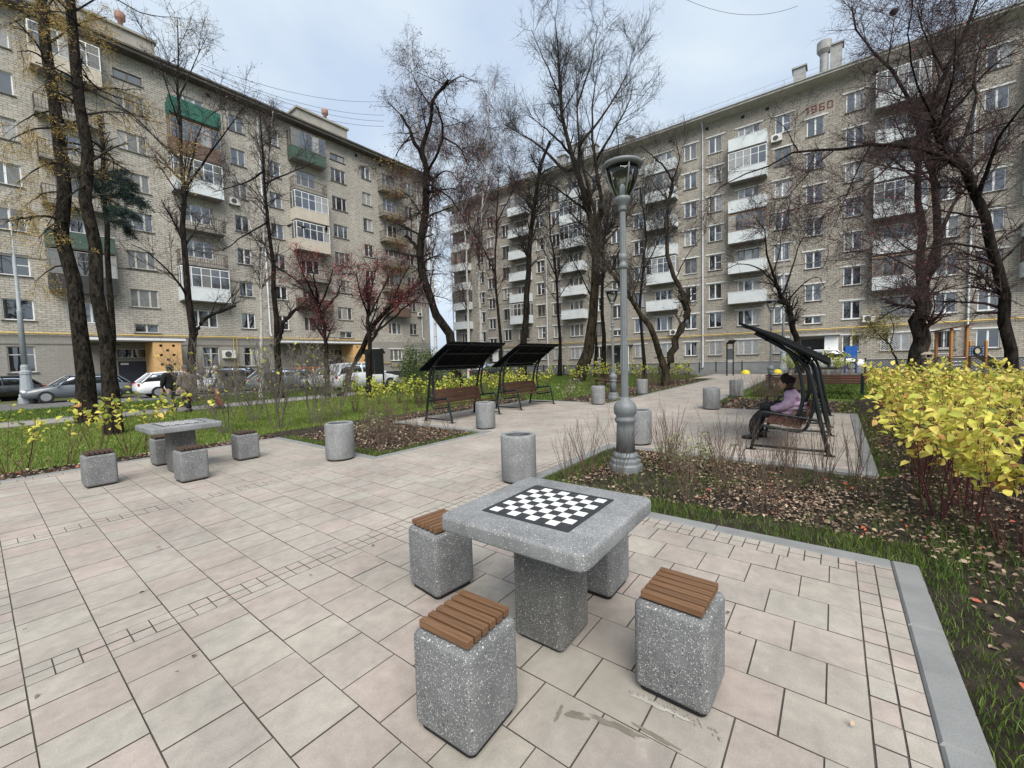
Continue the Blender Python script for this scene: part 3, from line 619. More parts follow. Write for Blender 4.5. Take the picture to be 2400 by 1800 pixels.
for u in (7.25, 22.6):
    b = MB(); b.b2((u-.85, .06, .0), (u+.75, .13, 2.2)); d = b.build('door', 'door_blue', LB.o); b = MB(); b.b2((u+.55, .01, .95), (u+.6, .06, 1.25)); b.build('handle', 'pvc', d); b = MB(); b.b2((u-.72, .045, 1.95), (u-.3, .06, 2.08)); b.build('sign_plate', 'pvc', d)
    LB.window(u-.05, 2.76, 1.7, .68, '2', 'oldpaint', panes='pane_dark', hole=False)
    b = MB(); b.b2((u-1.75, -.03, .9), (u-1.15, -.003, 1.9)); b.build('notice_board', 'notice', LB.o)
for (ca, cb_, wa, wb) in ((4.4, 9.75, 7.9, 9.5), (16.4, 24.95, 23.3, 24.9)):
    b = MB(); b.b2((ca, -2.3, 3.5), (cb_, -.002, 3.72)); cn = b.build('canopy', 'slab_conc', LB.o)
    b = MB(); b.b2((ca-.03, -2.34, 3.58), (cb_+.03, -2.302, 3.74)); b.build('fascia', 'canopy_white', cn)
    # perforated timber-coloured screen wall with real square holes
    b = MB(); W_ = wb-wa; nu_, nz_ = 9, 21; cw, chh = W_/nu_, 3.48/nz_
    for i in range(nu_):
        for j in range(nz_):
            if i in (2, 4, 6) and j % 2 == 1 and 3 < j < nz_-1 and ((j//2) % 2 == (0 if i == 4 else 1)): continue
            b.b2((wa+i*cw, -2.25, j*chh), (wa+(i+1)*cw, -2.12, (j+1)*chh))
    b.build('screen_wall', 'entry_yellow', cn)
    b = MB(); b.b2((wa, -2.12, 0), (wa+.12, -.01, 3.48)); b.b2((wb-.12, -2.12, 0), (wb, -.01, 3.48)); b.build('screen_return', 'entry_yellow', cn)
    b = MB(); b.b2((wa+.14, -1.9, .05), (wb-.14, -1.85, 3.4)); b.build('hole_shade_sheet', 'hole_dark', cn)  # added dark sheet, its colour stands in for the shaded interior behind the holes
# eave, roof, attic boxes, vents
b = MB(); b.b2((-14.6, -.85, 23.75), (35.9, 12.6, 23.98)); ev = b.build('eave', 'cornice_dark', LB.o)
b = MB(); b.b2((-14.6, -.95, 23.98), (35.95, -.80, 24.12)); b.build('gutter', 'cornice_dark', ev)
b = MB(); b.add([(-14.6, -.8, 23.99), (35.9, -.8, 23.99), (35.9, 6, 25.2), (-14.6, 6, 25.2), (35.9, 12.5, 23.99), (-14.6, 12.5, 23.99)], [(0, 1, 2, 3), (3, 2, 4, 5)]); b.build('roof', 'roof_sheet', LB.o)
for (a, c) in ((3.6, 9.7), (20.0, 25.0), (-9, -3)):
    b = MB(); b.b2((a, -.3, 24.0), (c, 4, 25.35)); bx_ = b.build('attic_box', 'roof_box', LB.o); b = MB(); b.b2((a-.15, -.45, 25.35), (c+.15, 4.15, 25.52)); b.build('coping', 'roof_box', bx_)
for u in (8.05, 23.1): b = MB(); b.lathe([(.15, 25.4), (.15, 26.25), (.28, 26.34), (.31, 26.42), (.31, 26.75), (.28, 26.82)], 14, None, (u, .4, 0)); b.build('roof_vent', 'vent_red', LB.o, True)
for u in (6.2, 13, 19.5, 26.1, 29): b = MB(); b.b2((u-.15, -.012, 23.2), (u+.15, .0, 23.5)); b.build('vent_opening', 'metal_black', LB.o)
b = MB(); b.tube([(-14, -.14, 4.05), (6.2, -.14, 4.06), (17, -.14, 4.07), (25.6, -.14, 4.07), (25.75, -.14, 3.9), (25.75, -.14, 1.75), (25.9, -.14, 1.6), (29.2, -.14, 1.6), (29.3, -.14, 1.2), (34, -.14, 1.2)], .05, 8); b.build('gas_pipe', 'gas_yellow', LB.o, True)
for u in (13.6, 13.85): b = MB(); b.tube([(u, -.14, 4.0), (u, -.14, .8)], .025, 6); b.build('gas_pipe', 'gas_yellow', LB.o)
for u in (16.55, 33.95): b = MB(); b.tube([(u, -.13, 23.7), (u, -.13, 4.6), (u-.05, -.35, 4.3), (u-.1, -.6, 4.2)], .075, 8); b.build('downpipe', 'downpipe', LB.o, True)
b = MB(); b.b2((-14, -.02, 8.72), (35.3, .0, 8.80)); b.build('string_course', 'sill_dark', LB.o)
b = MB(); b.b2((-14, -.03, 3.35), (6.6, .0, 3.42)); b.b2((9.8, -.03, 3.35), (16.4, .0, 3.42)); b.build('ledge', 'sill_dark', LB.o)
def ac(F, u, z, w=.8, h=.55):
    b = MB(); b.b2((u-w/2, -.34, z-h/2), (u+w/2, -.06, z+h/2)); o = b.build('air_conditioner', 'ac_white', F.o); b = MB(); r = h*.38
    b.tube([(u-.1*w, -.352, z), (u-.1*w, -.342, z)], r, 14); b.build('fan_grille', 'ac_dark', o); b = MB(); b.b2((u-w/2+.05, -.3, z-h/2-.05), (u-w/2+.1, -.002, z-h/2)); b.b2((u+w/2-.1, -.3, z-h/2-.05), (u+w/2-.05, -.002, z-h/2)); b.build('bracket', 'ac_dark', o)
ac(LB, 14.35, 15.35); ac(LB, 13.2, 2.65, .95, .65); ac(LB, 33.6, 7.3, .6, .5)
# ---------------------------------------------------------------- right building (facade runs along y at x = 44.2; u = -y)
RB = Facade('apartment_block', 'grey brown brick apartment block on the right with white balcony panels and year numerals', (44.2, 0, 0), -PI/2, -44.4, 30, 23.35, 12)
Zr = [4.80+2.735*k for k in range(7)]; Zt = [6.5+2.735*k for k in range(6)]
two = [8.57, 6.39, 1.02, -3.82, -9.2, -11.44, -16.66, -21.46, -26.92, -29.23, -34.66, -39.2, 18.7, 24.2, 26.5]
for u in two:
    for k, z in enumerate(Zr): RB.window(u, z, 1.14, 1.45, random.choice(['2', '2', 'T']), 'pvc' if random.random() < .82 else 'frame_old', True, sillm=random.choice(['sill_dark', 'sill_dark', 'lintel_white']))
    g = RB.window(u, 2.08, 1.14, 1.35, '2', 'pvc', True, panes='pane_dark')
    if random.random() < .7: bars(1.1, 1.3, 'bar' if u > 5 or u < -30 else 'x').build('window_bars', 'lintel_white' if u < 5 else 'metal_black', g, loc=(0, .03, 0))
for u in (-1.55, -19.2, -37.3, 16.2):
    for z in Zt: RB.window(u, z, 1.14, 1.4, '2', 'pvc', True)
    RB.window(u, 4.18, 1.2, .62, '2', 'pvc', True, panes='pane_dark')
bal = [3.70, -6.42, -14.1, -24.3, -32.0, -42.4, 11.4, 21.6]
pat = {3.70: 'gpgppg', -6.42: 'pgppgg', -14.1: 'pgppgp', -24.3: 'pppggp', -32.0: 'gppppg', -42.4: 'pgpgpg', 11.4: 'gpgpgp', 21.6: 'pgpgpp'}
pat[-6.42] = 'ppgpgp'
for u in bal:
    for k, z in enumerate(Zr): RB.window(u, z, 1.72, 1.42, '3', 'pvc' if random.random() < .75 else 'frame_old', True)
    g = RB.window(u, 2.08, 1.72, 1.35, '3', 'pvc', True, panes='pane_dark'); bars(1.66, 1.3, 'x').build('window_bars', 'lintel_white', g, loc=(0, .03, 0))
    for k in range(6):
        kd = {'p': 'panel', 'g': 'glazed'}[pat[u][k]]
        RB.balcony(u, Zr[k+1], 2.95, kd, 'panel_white', random.choice(['pvc', 'pvc', 'frame_old', 'frame_wood']) if kd == 'glazed' else 'pvc')
for u in (-1.55, -19.2, -37.3): RB.holes.append((u-.78, u+.78, 0.05, 2.55))
RB.wall('brick_right', 'plinth_grey', 0.76)
for u in (-1.55, -19.2, -37.3):
    b = MB(); b.b2((u-.78, .05, -.1), (u+.78, .12, 2.55)); d = b.build('door', 'door_grey', RB.o); b = MB(); b.b2((u-.5, .03, 1.75), (u-.1, .05, 1.9)); b.build('sign_plate', 'ac_white', d); b = MB(); b.b2((u+.6, .0, 1.0), (u+.65, .05, 1.3)); b.build('handle', 'pvc', d)
    b = MB(); b.b2((u+.85, -1.2, -.1), (u+1.75, -1.05, 2.7)); b.build('porch_panel', 'canopy_white', RB.o); b = MB(); b.b2((u-1.15, -1.5, 2.75), (u+1.85, -.002, 2.93)); cn = b.build('canopy', 'plinth_grey', RB.o); b = MB(); b.b2((u-1.17, -1.53, 2.8), (u+1.87, -1.502, 2.95)); b.build('fascia', 'cornice_light', cn)
b = MB(); b.b2((-44.4, -.10, .72), (30, -.062, .79)); b.build('plinth_ledge', 'cornice_light', RB.o)
b = MB(); b.add([(-45.2, 0, 23.32), (31, 0, 23.32), (31, -1.0, 23.55), (-45.2, -1.0, 23.55), (-45.2, 0, 23.72), (31, 0, 23.72), (31, -1.0, 23.72), (-45.2, -1.0, 23.72)], [(3, 2, 1, 0), (4, 5, 6, 7), (2, 3, 7, 6), (0, 4, 7, 3), (1, 2, 6, 5)]); ev = b.build('eave', 'cornice_light', RB.o)
b = MB(); b.b2((-45.3, -1.08, 23.72), (31, -.9, 23.80)); b.build('gutter', 'vent_grey', ev)
b = MB(); b.add([(-45.2, -.9, 23.79), (31, -.9, 23.79), (31, 6, 24.9), (-45.2, 6, 24.9), (31, 12.5, 23.7), (-45.2, 12.5, 23.7)], [(0, 1, 2, 3), (3, 2, 4, 5)]); b.build('roof', 'roof_sheet', RB.o)
b = MB()
for i in range(52): x = -44+i*1.44; b.tube([(x, -.6, 23.8), (x, -.6, 24.5)], .014, 4)
for zz in (24.15, 24.5): b.tube([(-44, -.6, zz), (29.5, -.6, zz)], .012, 4)
b.build('roof_railing', 'vent_grey', RB.o)
for (u, w_, h_) in ((-2.75, .85, 1.6), (-.25, .8, 2.4), (-22.5, 1.1, 1.5), (-24.6, .9, 2.3), (-26.5, 1.0, 1.6), (-18.0, .8, .9), (-31.5, 1.2, 1.0), (-40, 1.1, 1.6)):
    b = MB(); b.b2((u-w_/2, 1.0, 23.9), (u+w_/2, 1.9, 24.3+h_)); o = b.build('flue', 'vent_grey', RB.o); b = MB(); b.b2((u-w_/2-.12, .9, 24.3+h_), (u+w_/2+.12, 2.0, 24.42+h_)); b.build('flue_cap', 'vent_grey', o)
for u in (-1.05, -23.6): b = MB(); b.lathe([(.30, 24), (.30, 26.3), (.34, 26.32), (.52, 26.6), (.52, 27.3), (.46, 27.32)], 18, None, (u, 1.2, 0)); b.build('roof_vent', 'vent_grey', RB.o)
for u in (7.54, -10.28, -28.3, -45.0+.3, 25.3): b = MB(); b.tube([(u, -.7, 23.6), (u, -.15, 22.9), (u, -.13, 22.4), (u, -.13, .35), (u-.02, -.35, .2)], .07, 8); b.build('downpipe', 'downpipe', RB.o, True)
b = MB(); b.tube([(-43, -.16, 3.32), (-10, -.16, 3.36), (30, -.16, 3.42)], .05, 8); b.build('gas_pipe', 'gas_yellow', RB.o, True)
for u in (.55, 1.6, -17.2, -35.3): b = MB(); b.tube([(u-.5, -.16, 3.36), (u-.5, -.16, .95)], .03, 6); b.build('gas_pipe', 'gas_yellow', RB.o)
b = MB(); b.b2((-44.4, -.02, 8.98), (30, .0, 9.05)); b.build('string_course', 'sill_dark', RB.o)
for u in (-13.3, -6.9, -5.0, -9.9, -20.5, 2.2, 5.2, -28, -36): b = MB(); b.b2((u-.14, -.012, 22.75), (u+.14, .0, 23.02)); b.build('vent_opening', 'metal_black', RB.o)
ac(RB, -4.25, 20.05); ac(RB, -13.0, 3.85); ac(RB, 5.6, 8.0, .6, .5); ac(RB, -34.0, 10.0); ac(RB, 2.1, 4.0)
# year numerals 1960 in brick red
dg = {'1': ((.42, 0, .1, 1), (.2, .78, .25, .1)), '9': ((0, .9, .56, .1), (0, .5, .1, .5), (.46, 0, .1, 1), (0, .45, .56, .1), (0, 0, .56, .1)), '6': ((0, .9, .56, .1), (0, 0, .1, 1), (.46, 0, .1, .55), (0, .45, .56, .1), (0, 0, .56, .1)), '0': ((0, .9, .56, .1), (0, 0, .1, 1), (.46, 0, .1, 1), (0, 0, .56, .1))}
for i, ch in enumerate('1960'):
    b = MB()
    for (x, z, a, c) in dg[ch]: b.b2((-2.35+i*.53+x*.62, -.03-.002*random.random(), 21.32+z*.56), (-2.35+i*.53+(x+a)*.62, .0, 21.32+(z+c)*.56))
    b.build('numeral', 'red_1960', RB.o)
# ================================================================== FURNITURE
def rring(w, l, r, z, n=5, c=(0, 0)):
    pts = []
    for (sx, sy, a0) in ((1, 1, 0), (-1, 1, PI/2), (-1, -1, PI), (1, -1, 1.5*PI)):
        for i in range(n+1):
            a = a0+PI/2*i/n; pts.append((c[0]+sx*(w/2-r)+r*math.cos(a), c[1]+sy*(l/2-r)+r*math.sin(a), z))
    return pts
def rbox(b, w, l, z0, z1, rp, re, m=None, k=4, rb=None):
    rb = re if rb is None else rb; rings = []
    for i in range(k+1):
        a = PI/2*i/k; d = rb*(1-math.sin(a)); rings.append(rring(w-2*d, l-2*d, max(rp-d, .004), z0+rb*(1-math.cos(a))))
    for i in range(k+1):
        a = PI/2*i/k; d = re*(1-math.cos(a)); rings.append(rring(w-2*d, l-2*d, max(rp-d, .004), z1-re*(1-math.sin(a))))
    return b.loft(rings, m)
_b = MB(); rbox(_b, .325, .325, .018, .425, .034, .030); STOOL_BLOCK = _b.mesh('block', 'aggregate', True)
_b = MB(); rbox(_b, .29, .29, .0, .022, .03, .003); STOOL_FOOT = _b.mesh('foot', 'black_foot')
def slat_me(m):
    b = MB(); rbox(b, .0365, .268, -.016, .015, .004, .003, None, 2); return b.mesh('slat', m)
SL, SLD = slat_me('slat_wood'), slat_me('slat_wood_dark')
_b = MB(); _b.b2((-.12, -.10, -.006), (.12, -.085, .006)); _b.b2((-.12, .085, -.006), (.12, .10, .006)); BATTEN = _b.mesh('batten', 'black_foot')
def stool(x, y, rz, along_x, label, dark=False):
    t = thing('chess_stool', label, 'stool', (x, y, 0), rz, 'concrete stools at the chess tables')
    obj('block', STOOL_BLOCK, t); obj('foot', STOOL_FOOT, t); s_ = obj('batten', BATTEN, t, (0, 0, .431), PI/2 if along_x else 0)
    for i in range(6):
        o = obj('slat', SLD if dark else SL, t, ((i-2.5)*.0478, 0, .452)) if not along_x else obj('slat', SLD if dark else SL, t, (0, (i-2.5)*.0478, .452), PI/2)
stool(1.222, 1.235, .05, False, 'nearest concrete stool with warm brown slats, in front of the near chess table')
stool(1.945, .555, -.02, False, 'concrete stool with light brown slats on the right side of the near chess table')
stool(1.905, 2.135, -.1, True, 'concrete stool partly under the left corner of the near chess table')
stool(2.52, 1.255, .02, False, 'concrete stool mostly hidden behind the pillar of the near chess table')
stool(.985, 7.90, .02, False, 'leftmost concrete stool at the far chess table', True)
stool(1.79, 7.065, .03, False, 'concrete stool in front of the far chess table', True)
stool(2.755, 7.86, .0, False, 'concrete stool to the right of the far chess table', True)
stool(1.86, 8.68, .0, False, 'concrete stool behind the pillar of the far chess table', True)
TW, TB = bxmesh('tile', (.0586, .0586, .006), 'tile_white'), bxmesh('tile', (.0586, .0586, .006), 'tile_black')
def chess_table(x, y, rz, label):
    t = thing('chess_table', label, 'table', (x, y, 0), rz, 'concrete chess tables')
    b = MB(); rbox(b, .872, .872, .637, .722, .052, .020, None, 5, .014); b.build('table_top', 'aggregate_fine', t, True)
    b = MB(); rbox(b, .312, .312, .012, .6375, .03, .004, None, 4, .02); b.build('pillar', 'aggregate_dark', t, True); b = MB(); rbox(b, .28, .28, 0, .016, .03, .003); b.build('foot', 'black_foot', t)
    b = MB(); b.b2((-.2655, -.2655, .7205), (.2655, .2655, .7235)); bd = b.build('chessboard', 'board_bed', t)
    h, g = .267, .2405
    for k in range(4):
        b = MB(); b.add([(-h, -h, .7205), (h, -h, .7205), (g, -g, .7205), (-g, -g, .7205), (-h+.001, -h+.001, .7265), (h-.001, -h+.001, .7265), (g, -g, .7265), (-g, -g, .7265)], [(4, 5, 6, 7), (0, 1, 5, 4), (1, 2, 6, 5), (3, 0, 4, 7), (2, 3, 7, 6)]); b.build('border', 'board_frame', bd, rz=k*PI/2)
    for i in range(8):
        for j in range(8): obj('tile', TW if (i+j) % 2 else TB, bd, ((i-3.5)*.0599, (j-3.5)*.0599, .7234+random.uniform(0, .0006)))
chess_table(1.925, 1.25, .015, 'near concrete chess table with inlaid black and white board')
chess_table(1.89, 7.88, .02, 'far concrete chess table on the left of the paved square')
# ---- concrete litter bins
b = MB(); R_ = .222; b.lathe([(R_-.03, .018), (R_-.008, .024), (R_, .045), (R_, .575), (R_-.006, .592), (R_-.02, .600), (R_-.05, .600), (R_-.058, .592), (R_-.058, .30)], 36, closed=False); BIN = b.mesh('body', 'aggregate_bin', True)
b = MB(); b.lathe([(R_-.0585, .30), (R_-.0585, .582), (R_-.066, .588), (R_-.07, .582), (R_-.07, .31), (.002, .308)], 32, closed=False); LIN = b.mesh('liner', 'liner', True)
b = MB(); b.lathe([(R_-.03, 0), (R_-.03, .02)], 24); BFT = b.mesh('foot', 'black_foot')
for (x, y, lb) in ((3.61, 6.38, 'concrete cylinder bin at the corner of the left bed by the far chess table'), (4.19, 3.17, 'concrete cylinder bin directly behind the near chess table'), (7.08, 6.27, 'concrete cylinder bin in front of the first canopy bench on the left'),
                   (7.12, 2.72, 'concrete cylinder bin half hidden behind the nearest lamp post'), (12.5, 6.12, 'concrete cylinder bin beside the second lamp post'), (12.6, 2.72, 'concrete cylinder bin on the path near the seated woman'),
                   (16.5, 6.15, 'small far concrete cylinder bin on the left side of the path'), (16.7, 2.78, 'far concrete cylinder bin behind bare shrubs left of the seated woman')):
    t = thing('litter_bin', lb, 'bin', (x, y, 0), random.random()*6, 'concrete cylinder bins'); obj('body', BIN, t); obj('liner', LIN, t); obj('foot', BFT, t)
# ---- lamp posts
def lamp(loc, label, s=1.0):
    t = thing('lamp_post', label, 'lamp post', loc, .3, 'park lamp posts'); t.scale = (s, s, s)
    b = MB(); b.lathe([(.225, -.05), (.225, .10), (.20, .12), (.205, .17), (.165, .19), (.175, .225), (.16, .25), (.132, .275)], 8); b.build('base', 'lamp_grey', t, bevel=.006)
    b = MB(); b.lathe([(.128, .27), (.116, .60), (.112, .66), (.135, .69), (.142, .72), (.122, .745), (.12, .765), (.148, .80), (.152, .87), (.145, .91), (.11, .955), (.07, .985), (.058, 1.02)], 24); b.build('pedestal', 'lamp_grey', t, True)
    # fluted shaft
    b = MB(); n = 24; rings = []
    for (r, z) in ((.050, 1.02), (.045, 2.74)): rings.append([((r*(1 if j % 2 else .9))*math.cos(2*PI*j/n), (r*(1 if j % 2 else .9))*math.sin(2*PI*j/n), z) for j in range(n)])
    b.loft(rings); rings = []
    for (r, z) in ((.043, 2.92), (.038, 3.50)): rings.append([((r*(1 if j % 2 else .9))*math.cos(2*PI*j/n), (r*(1 if j % 2 else .9))*math.sin(2*PI*j/n), z) for j in range(n)])
    b.loft(rings); b.build('shaft', 'lamp_grey', t)
    b = MB(); b.lathe([(.045, 2.73), (.058, 2.75), (.058, 2.79), (.045, 2.81), (.045, 2.84), (.056, 2.86), (.058, 2.90), (.044, 2.93)], 20); b.build('collar', 'lamp_grey', t, True)
    b = MB(); b.lathe([(.04, 3.48), (.062, 3.50), (.05, 3.53), (.06, 3.56), (.098, 3.61), (.105, 3.66), (.085, 3.67)], 20); b.build('socket', 'lamp_grey', t, True)
    b = MB(); b.lathe([(.088, 3.665), (.13, 3.74), (.175, 3.84), (.205, 3.94), (.215, 4.03), (.209, 4.03), (.199, 3.94), (.169, 3.84), (.124, 3.745), (.082, 3.67)], 28, closed=False); b.build('lantern_glass', 'lamp_glass', t, True)
    for k in range(4):
        a = PI/2*k+.5; b = MB(); b.tube([(r*math.cos(a), r*math.sin(a), z) for r, z in ((.095, 3.66), (.137, 3.74), (.182, 3.84), (.212, 3.94), (.224, 4.04))], .011, 6); b.build('rib', 'lamp_grey', t, True)
    b = MB(); b.lathe([(.0, 4.03), (.18, 4.035), (.21, 4.03), (.245, 4.035), (.262, 4.06), (.262, 4.075), (.25, 4.09), (.19, 4.115), (.09, 4.13), (.0, 4.135)], 32, closed=False); b.build('cap', 'lamp_grey', t, True)
    b = MB(); b.lathe([(.0, 3.95), (.09, 3.955), (.14, 3.98), (.15, 4.028), (0, 4.029)], 24, closed=False); b.build('reflector', 'metal_black', t, True)
    b = MB(); b.lathe([(.02, 3.66), (.035, 3.70), (.035, 3.80), (.02, 3.83)], 12); b.build('bulb_holder', 'pvc', t, True)
lamp((5.40, 2.25, -.03), 'nearest grey fluted lamp post with glass lantern in the right bed')
lamp((14.42, 6.45, -.03), 'second grey lamp post seen just left of the nearest one, beside the bins', .97)
lamp((*gnd(1806, 904)[:2], -.03), 'grey lamp post behind the seated woman', .96)
lamp((*base(1853, 31)[:2], -.05), 'small far lamp post in front of the grey entrance door', .98)
def mast(x, d, h, label, sc=1.0):
    p = base(x, d); t = thing('light_mast', label, 'mast', tuple(p))
    b = MB(); b.lathe([(.52*sc, -.1), (.52*sc, .25), (.46*sc, .3), (.46*sc, .42), (.40*sc, .5), (.30*sc, 1.5), (.34*sc, 1.55), (.34*sc, 1.68), (.24*sc, 1.75), (.24*sc, 1.95), (.19*sc, 2.05)], 12); b.build('base', 'mast_grey', t)
    b = MB(); b.lathe([(.185*sc, 2.0), (.15*sc, 4.8), (.16*sc, 4.85), (.16*sc, 4.95), (.12*sc, 5.0), (.10*sc, h*.74), (.05*sc, h*.75), (.035*sc, h)], 16); b.build('pole', 'mast_grey', t, True)
mast(66, 22.5, 10.5, 'tall pale grey lighting mast at the left edge', .68); mast(1835, 36, 11.5, 'tall slim grey mast rising behind the seated woman', .62)
# ---- canopy benches
def arc_pts(pts, n=5):
    P_ = [np.array(p, float) for p in pts]; out_ = []
    for i in range(len(P_)-1):
        p0, p1, p2, p3 = P_[max(i-1, 0)], P_[i], P_[i+1], P_[min(i+2, len(P_)-1)]
        for k in range(n):
            t = k/n; out_.append(.5*((2*p1)+(-p0+p2)*t+(2*p0-5*p1+4*p2-p3)*t*t+(-p0+3*p1-3*p2+p3)*t**3))
    return out_+[P_[-1]]
def shelter(loc, rz, label, L=1.86):
    t = thing('canopy_bench', label, 'bench', loc, rz, 'metal canopy benches')
    def tb(name, pts, x, r=.024, n=5):
        b = MB(); b.tube([(x, p[0], p[1]) for p in arc_pts(pts, n)], r, 8); return b.build(name, 'metal_dark', t, True)
    for x in (0, L):
        tb('back_leg', [(0, 0), (.11, .51), (.17, .85), (.23, 1.14), (.31, 1.33), (.45, 1.50), (.72, 1.70), (.95, 1.85)], x, .03)
        tb('front_leg', [(1.0, 0), (.93, .30), (.875, .53), (.85, .585), (.80, .60), (.5, .565), (.11, .51)], x, .024)
        tb('inner_post', [(.38, .57), (.325, .80), (.335, 1.05), (.39, 1.31), (.50, 1.53), (.68, 1.69), (.9, 1.83)], x, .026)
        tb('seat_frame', [(.86, .40), (.62, .36), (.38, .335), (.29, .38), (.24, .5), (.185, .75), (.20, 1.0), (.27, 1.24), (.38, 1.42)], x, .022)
        b = MB(); b.tube([(x, .03, .065), (x, .985, .065)], .02, 8); b.build('foot_bar', 'metal_dark', t, True)
        for y in (0, 1.0): b = MB(); b.b2((x-.06, y-.07, 0), (x+.06, y+.07, .008)); b.build('foot_plate', 'metal_dark', t)
    for (y, z) in ((.30, 1.345), (.42, 1.42), (.80, 1.735)): b = MB(); b.tube([(-.05, y, z), (L+.05, y, z)], .022, 8); b.build('cross_tube', 'metal_dark', t, True)
    pr = arc_pts([(.02, 1.335), (.25, 1.475), (.52, 1.635), (.82, 1.815), (1.16, 2.0)], 4); b = MB(); x0, x1 = -.16, L+.16; rings = []
    for p in pr: rings.append([(x0, p[0], p[1]-.005), (x1, p[0], p[1]-.005), (x1, p[0]-.012, p[1]+.024), (x0, p[0]-.012, p[1]+.024)])
    b.loft(rings); rf = b.build('roof', 'roof_black', t)
    for (p, q_) in ((pr[0], pr[1]), (pr[-2], pr[-1])): b = MB(); b.b2((x0-.01, p[0]-.02, min(p[1], q_[1])-.03), (x1+.01, p[0]+.015, min(p[1], q_[1])+.0)); b.build('edge_trim', 'metal_dark', rf)
    for xx in (L*.33, L*.67):
        b = MB(); b.tube([(xx, p[0], p[1]-.022) for p in pr], .014, 6); b.build('roof_rib', 'metal_dark', rf)
    for i in range(4):
        y = .40+i*.118; z = .395+.018*i+(.03 if i == 0 else 0)*0; b = MB(); b.box((L/2, y, z), (L-.04, .108, .032), rx=.12); b.build('seat_slat', 'bench_wood', t, bevel=.004)
    for i in range(3):
        f = i/2; b = MB(); b.box((L/2, .305-.075*f-.01, .50+.25*f), (L-.04, .032, .118), rx=.28); b.build('back_slat', 'bench_wood', t, bevel=.004)
    return t
shelter((7.57, .05, 0), 0, 'canopy bench with the woman in a lilac jacket sitting on it'); shelter((10.5, .07, 0), 0, 'canopy bench behind the seated woman, mostly hidden by the first canopy bench')
shelter((9.12, 8.53, 0), PI, 'first canopy bench on the left, behind a concrete bin'); shelter((12.02, 8.53, 0), PI, 'second canopy bench on the left, farther along the path')
# ---- long low wooden benches farther along
def low_bench(p, rz, L, label):
    t = thing('wooden_bench', label, 'bench', p, rz)
    for i in range(4): b = MB(); b.b2((-L/2, -.02, .36+i*.085), (L/2, .02, .36+i*.085+.07)); b.build('back_slat', 'bench_wood', t, bevel=.004)
    for i in range(3): b = MB(); b.b2((-L/2, .08+i*.14, .36), (L/2, .2+i*.14, .40)); b.build('seat_slat', 'bench_wood', t, bevel=.004)
    for x in (-L/2+.15, 0, L/2-.15): b = MB(); b.b2((x-.04, -.03, -.05), (x+.04, .03, .72)); b.b2((x-.04, .03, .28), (x+.04, .48, .35)); b.b2((x-.04, .42, -.05), (x+.04, .48, .28)); b.build('support', 'metal_dark', t)
low_bench((18.6, .6, 0), -PI/2-.02, 3.0, 'low brown slatted bench behind the seated woman'); low_bench((20.1, 9.0, -.04), .9, 2.4, 'low brown slatted bench behind the second lamp post')
# ---- small street furniture
def frame_stand(x, d, label):
    p = base(x, d); t = thing('notice_stand', label, 'stand', tuple(p), -.9)
    for xx in (-.22, .22): b = MB(); b.b2((xx-.035, -.03, 0), (xx+.035, .03, 2.25)); b.build('post', 'metal_black', t)
    b = MB(); b.box((0, -.16, 2.36), (.52, .5, .05), rx=-.5); b.build('top', 'metal_black', t); b = MB(); b.b2((-.19, -.012, .95), (.19, .012, 2.0)); b.build('panel', 'vent_grey', t); b = MB(); b.b2((-.185, -.02, 1.15), (.185, -.013, 1.9)); b.build('sheet', 'liner', t)
frame_stand(1711, 29, 'narrow black notice stand by the road end of the path')
def info_board(x, d, label, w_, h_, z0, m, pm):
    p = base(x, d); t = thing('information_board', label, 'sign', tuple(p), -.9)
    for xx in (-w_*.47, w_*.47): b = MB(); b.b2((xx-.04, -.03, 0), (xx+.04, .03, z0+h_)); b.build('post', m, t)
    b = MB(); b.b2((-w_/2, -.05, z0), (-.005, -.031, z0+h_)); b.b2((.005, -.05, z0), (w_/2, -.031, z0+h_)); b.build('panel', pm, t)
    return t
simple('board_blue', (0.012, 0.085, 0.33), .45, .12, 3); simple('post_blue', (0.03, 0.04, 0.22), .5)
info_board(1993, 27, 'blue information board above the yellow hedge', .78, .78, 1.05, 'post_blue', 'board_blue')
tb_ = info_board(881, 22.5, 'black information board with gabled top among the left shrubs', .95, 1.15, 1.0, 'metal_black', 'metal_black')
b = MB(); b.add([(-.6, -.06, 2.1), (.6, -.06, 2.1), (.48, -.06, 2.36), (-.48, -.06, 2.36), (-.6, .06, 2.1), (.6, .06, 2.1), (.48, .06, 2.36), (-.48, .06, 2.36)], [(0, 1, 2, 3), (5, 4, 7, 6), (3, 2, 6, 7), (0, 3, 7, 4), (1, 5, 6, 2)]); b.build('gable', 'metal_black', tb_)
simple('sphere_yellow', (0.62, 0.50, 0.03), .6, .08)
for (x, y, lb) in ((1747, 30.5, 'yellow concrete hemisphere at the road end of the path'), (1822, 30.0, 'yellow concrete hemisphere half hidden behind the lamp post base')):
    p = base(x, y); t = thing('traffic_hemisphere', lb, 'bollard', (p[0], p[1], -.02), 0, 'yellow hemispheres'); b = MB(); b.lathe([(.30, 0), (.30, .05), (.285, .14), (.24, .23), (.17, .29), (.08, .325), (.0, .33)], 20, closed=False); b.build('dome', 'sphere_yellow', t, True); b = MB(); b.lathe([(.32, 0), (.32, .03), (.3, .035)], 20); b.build('footing', 'kerb', t)
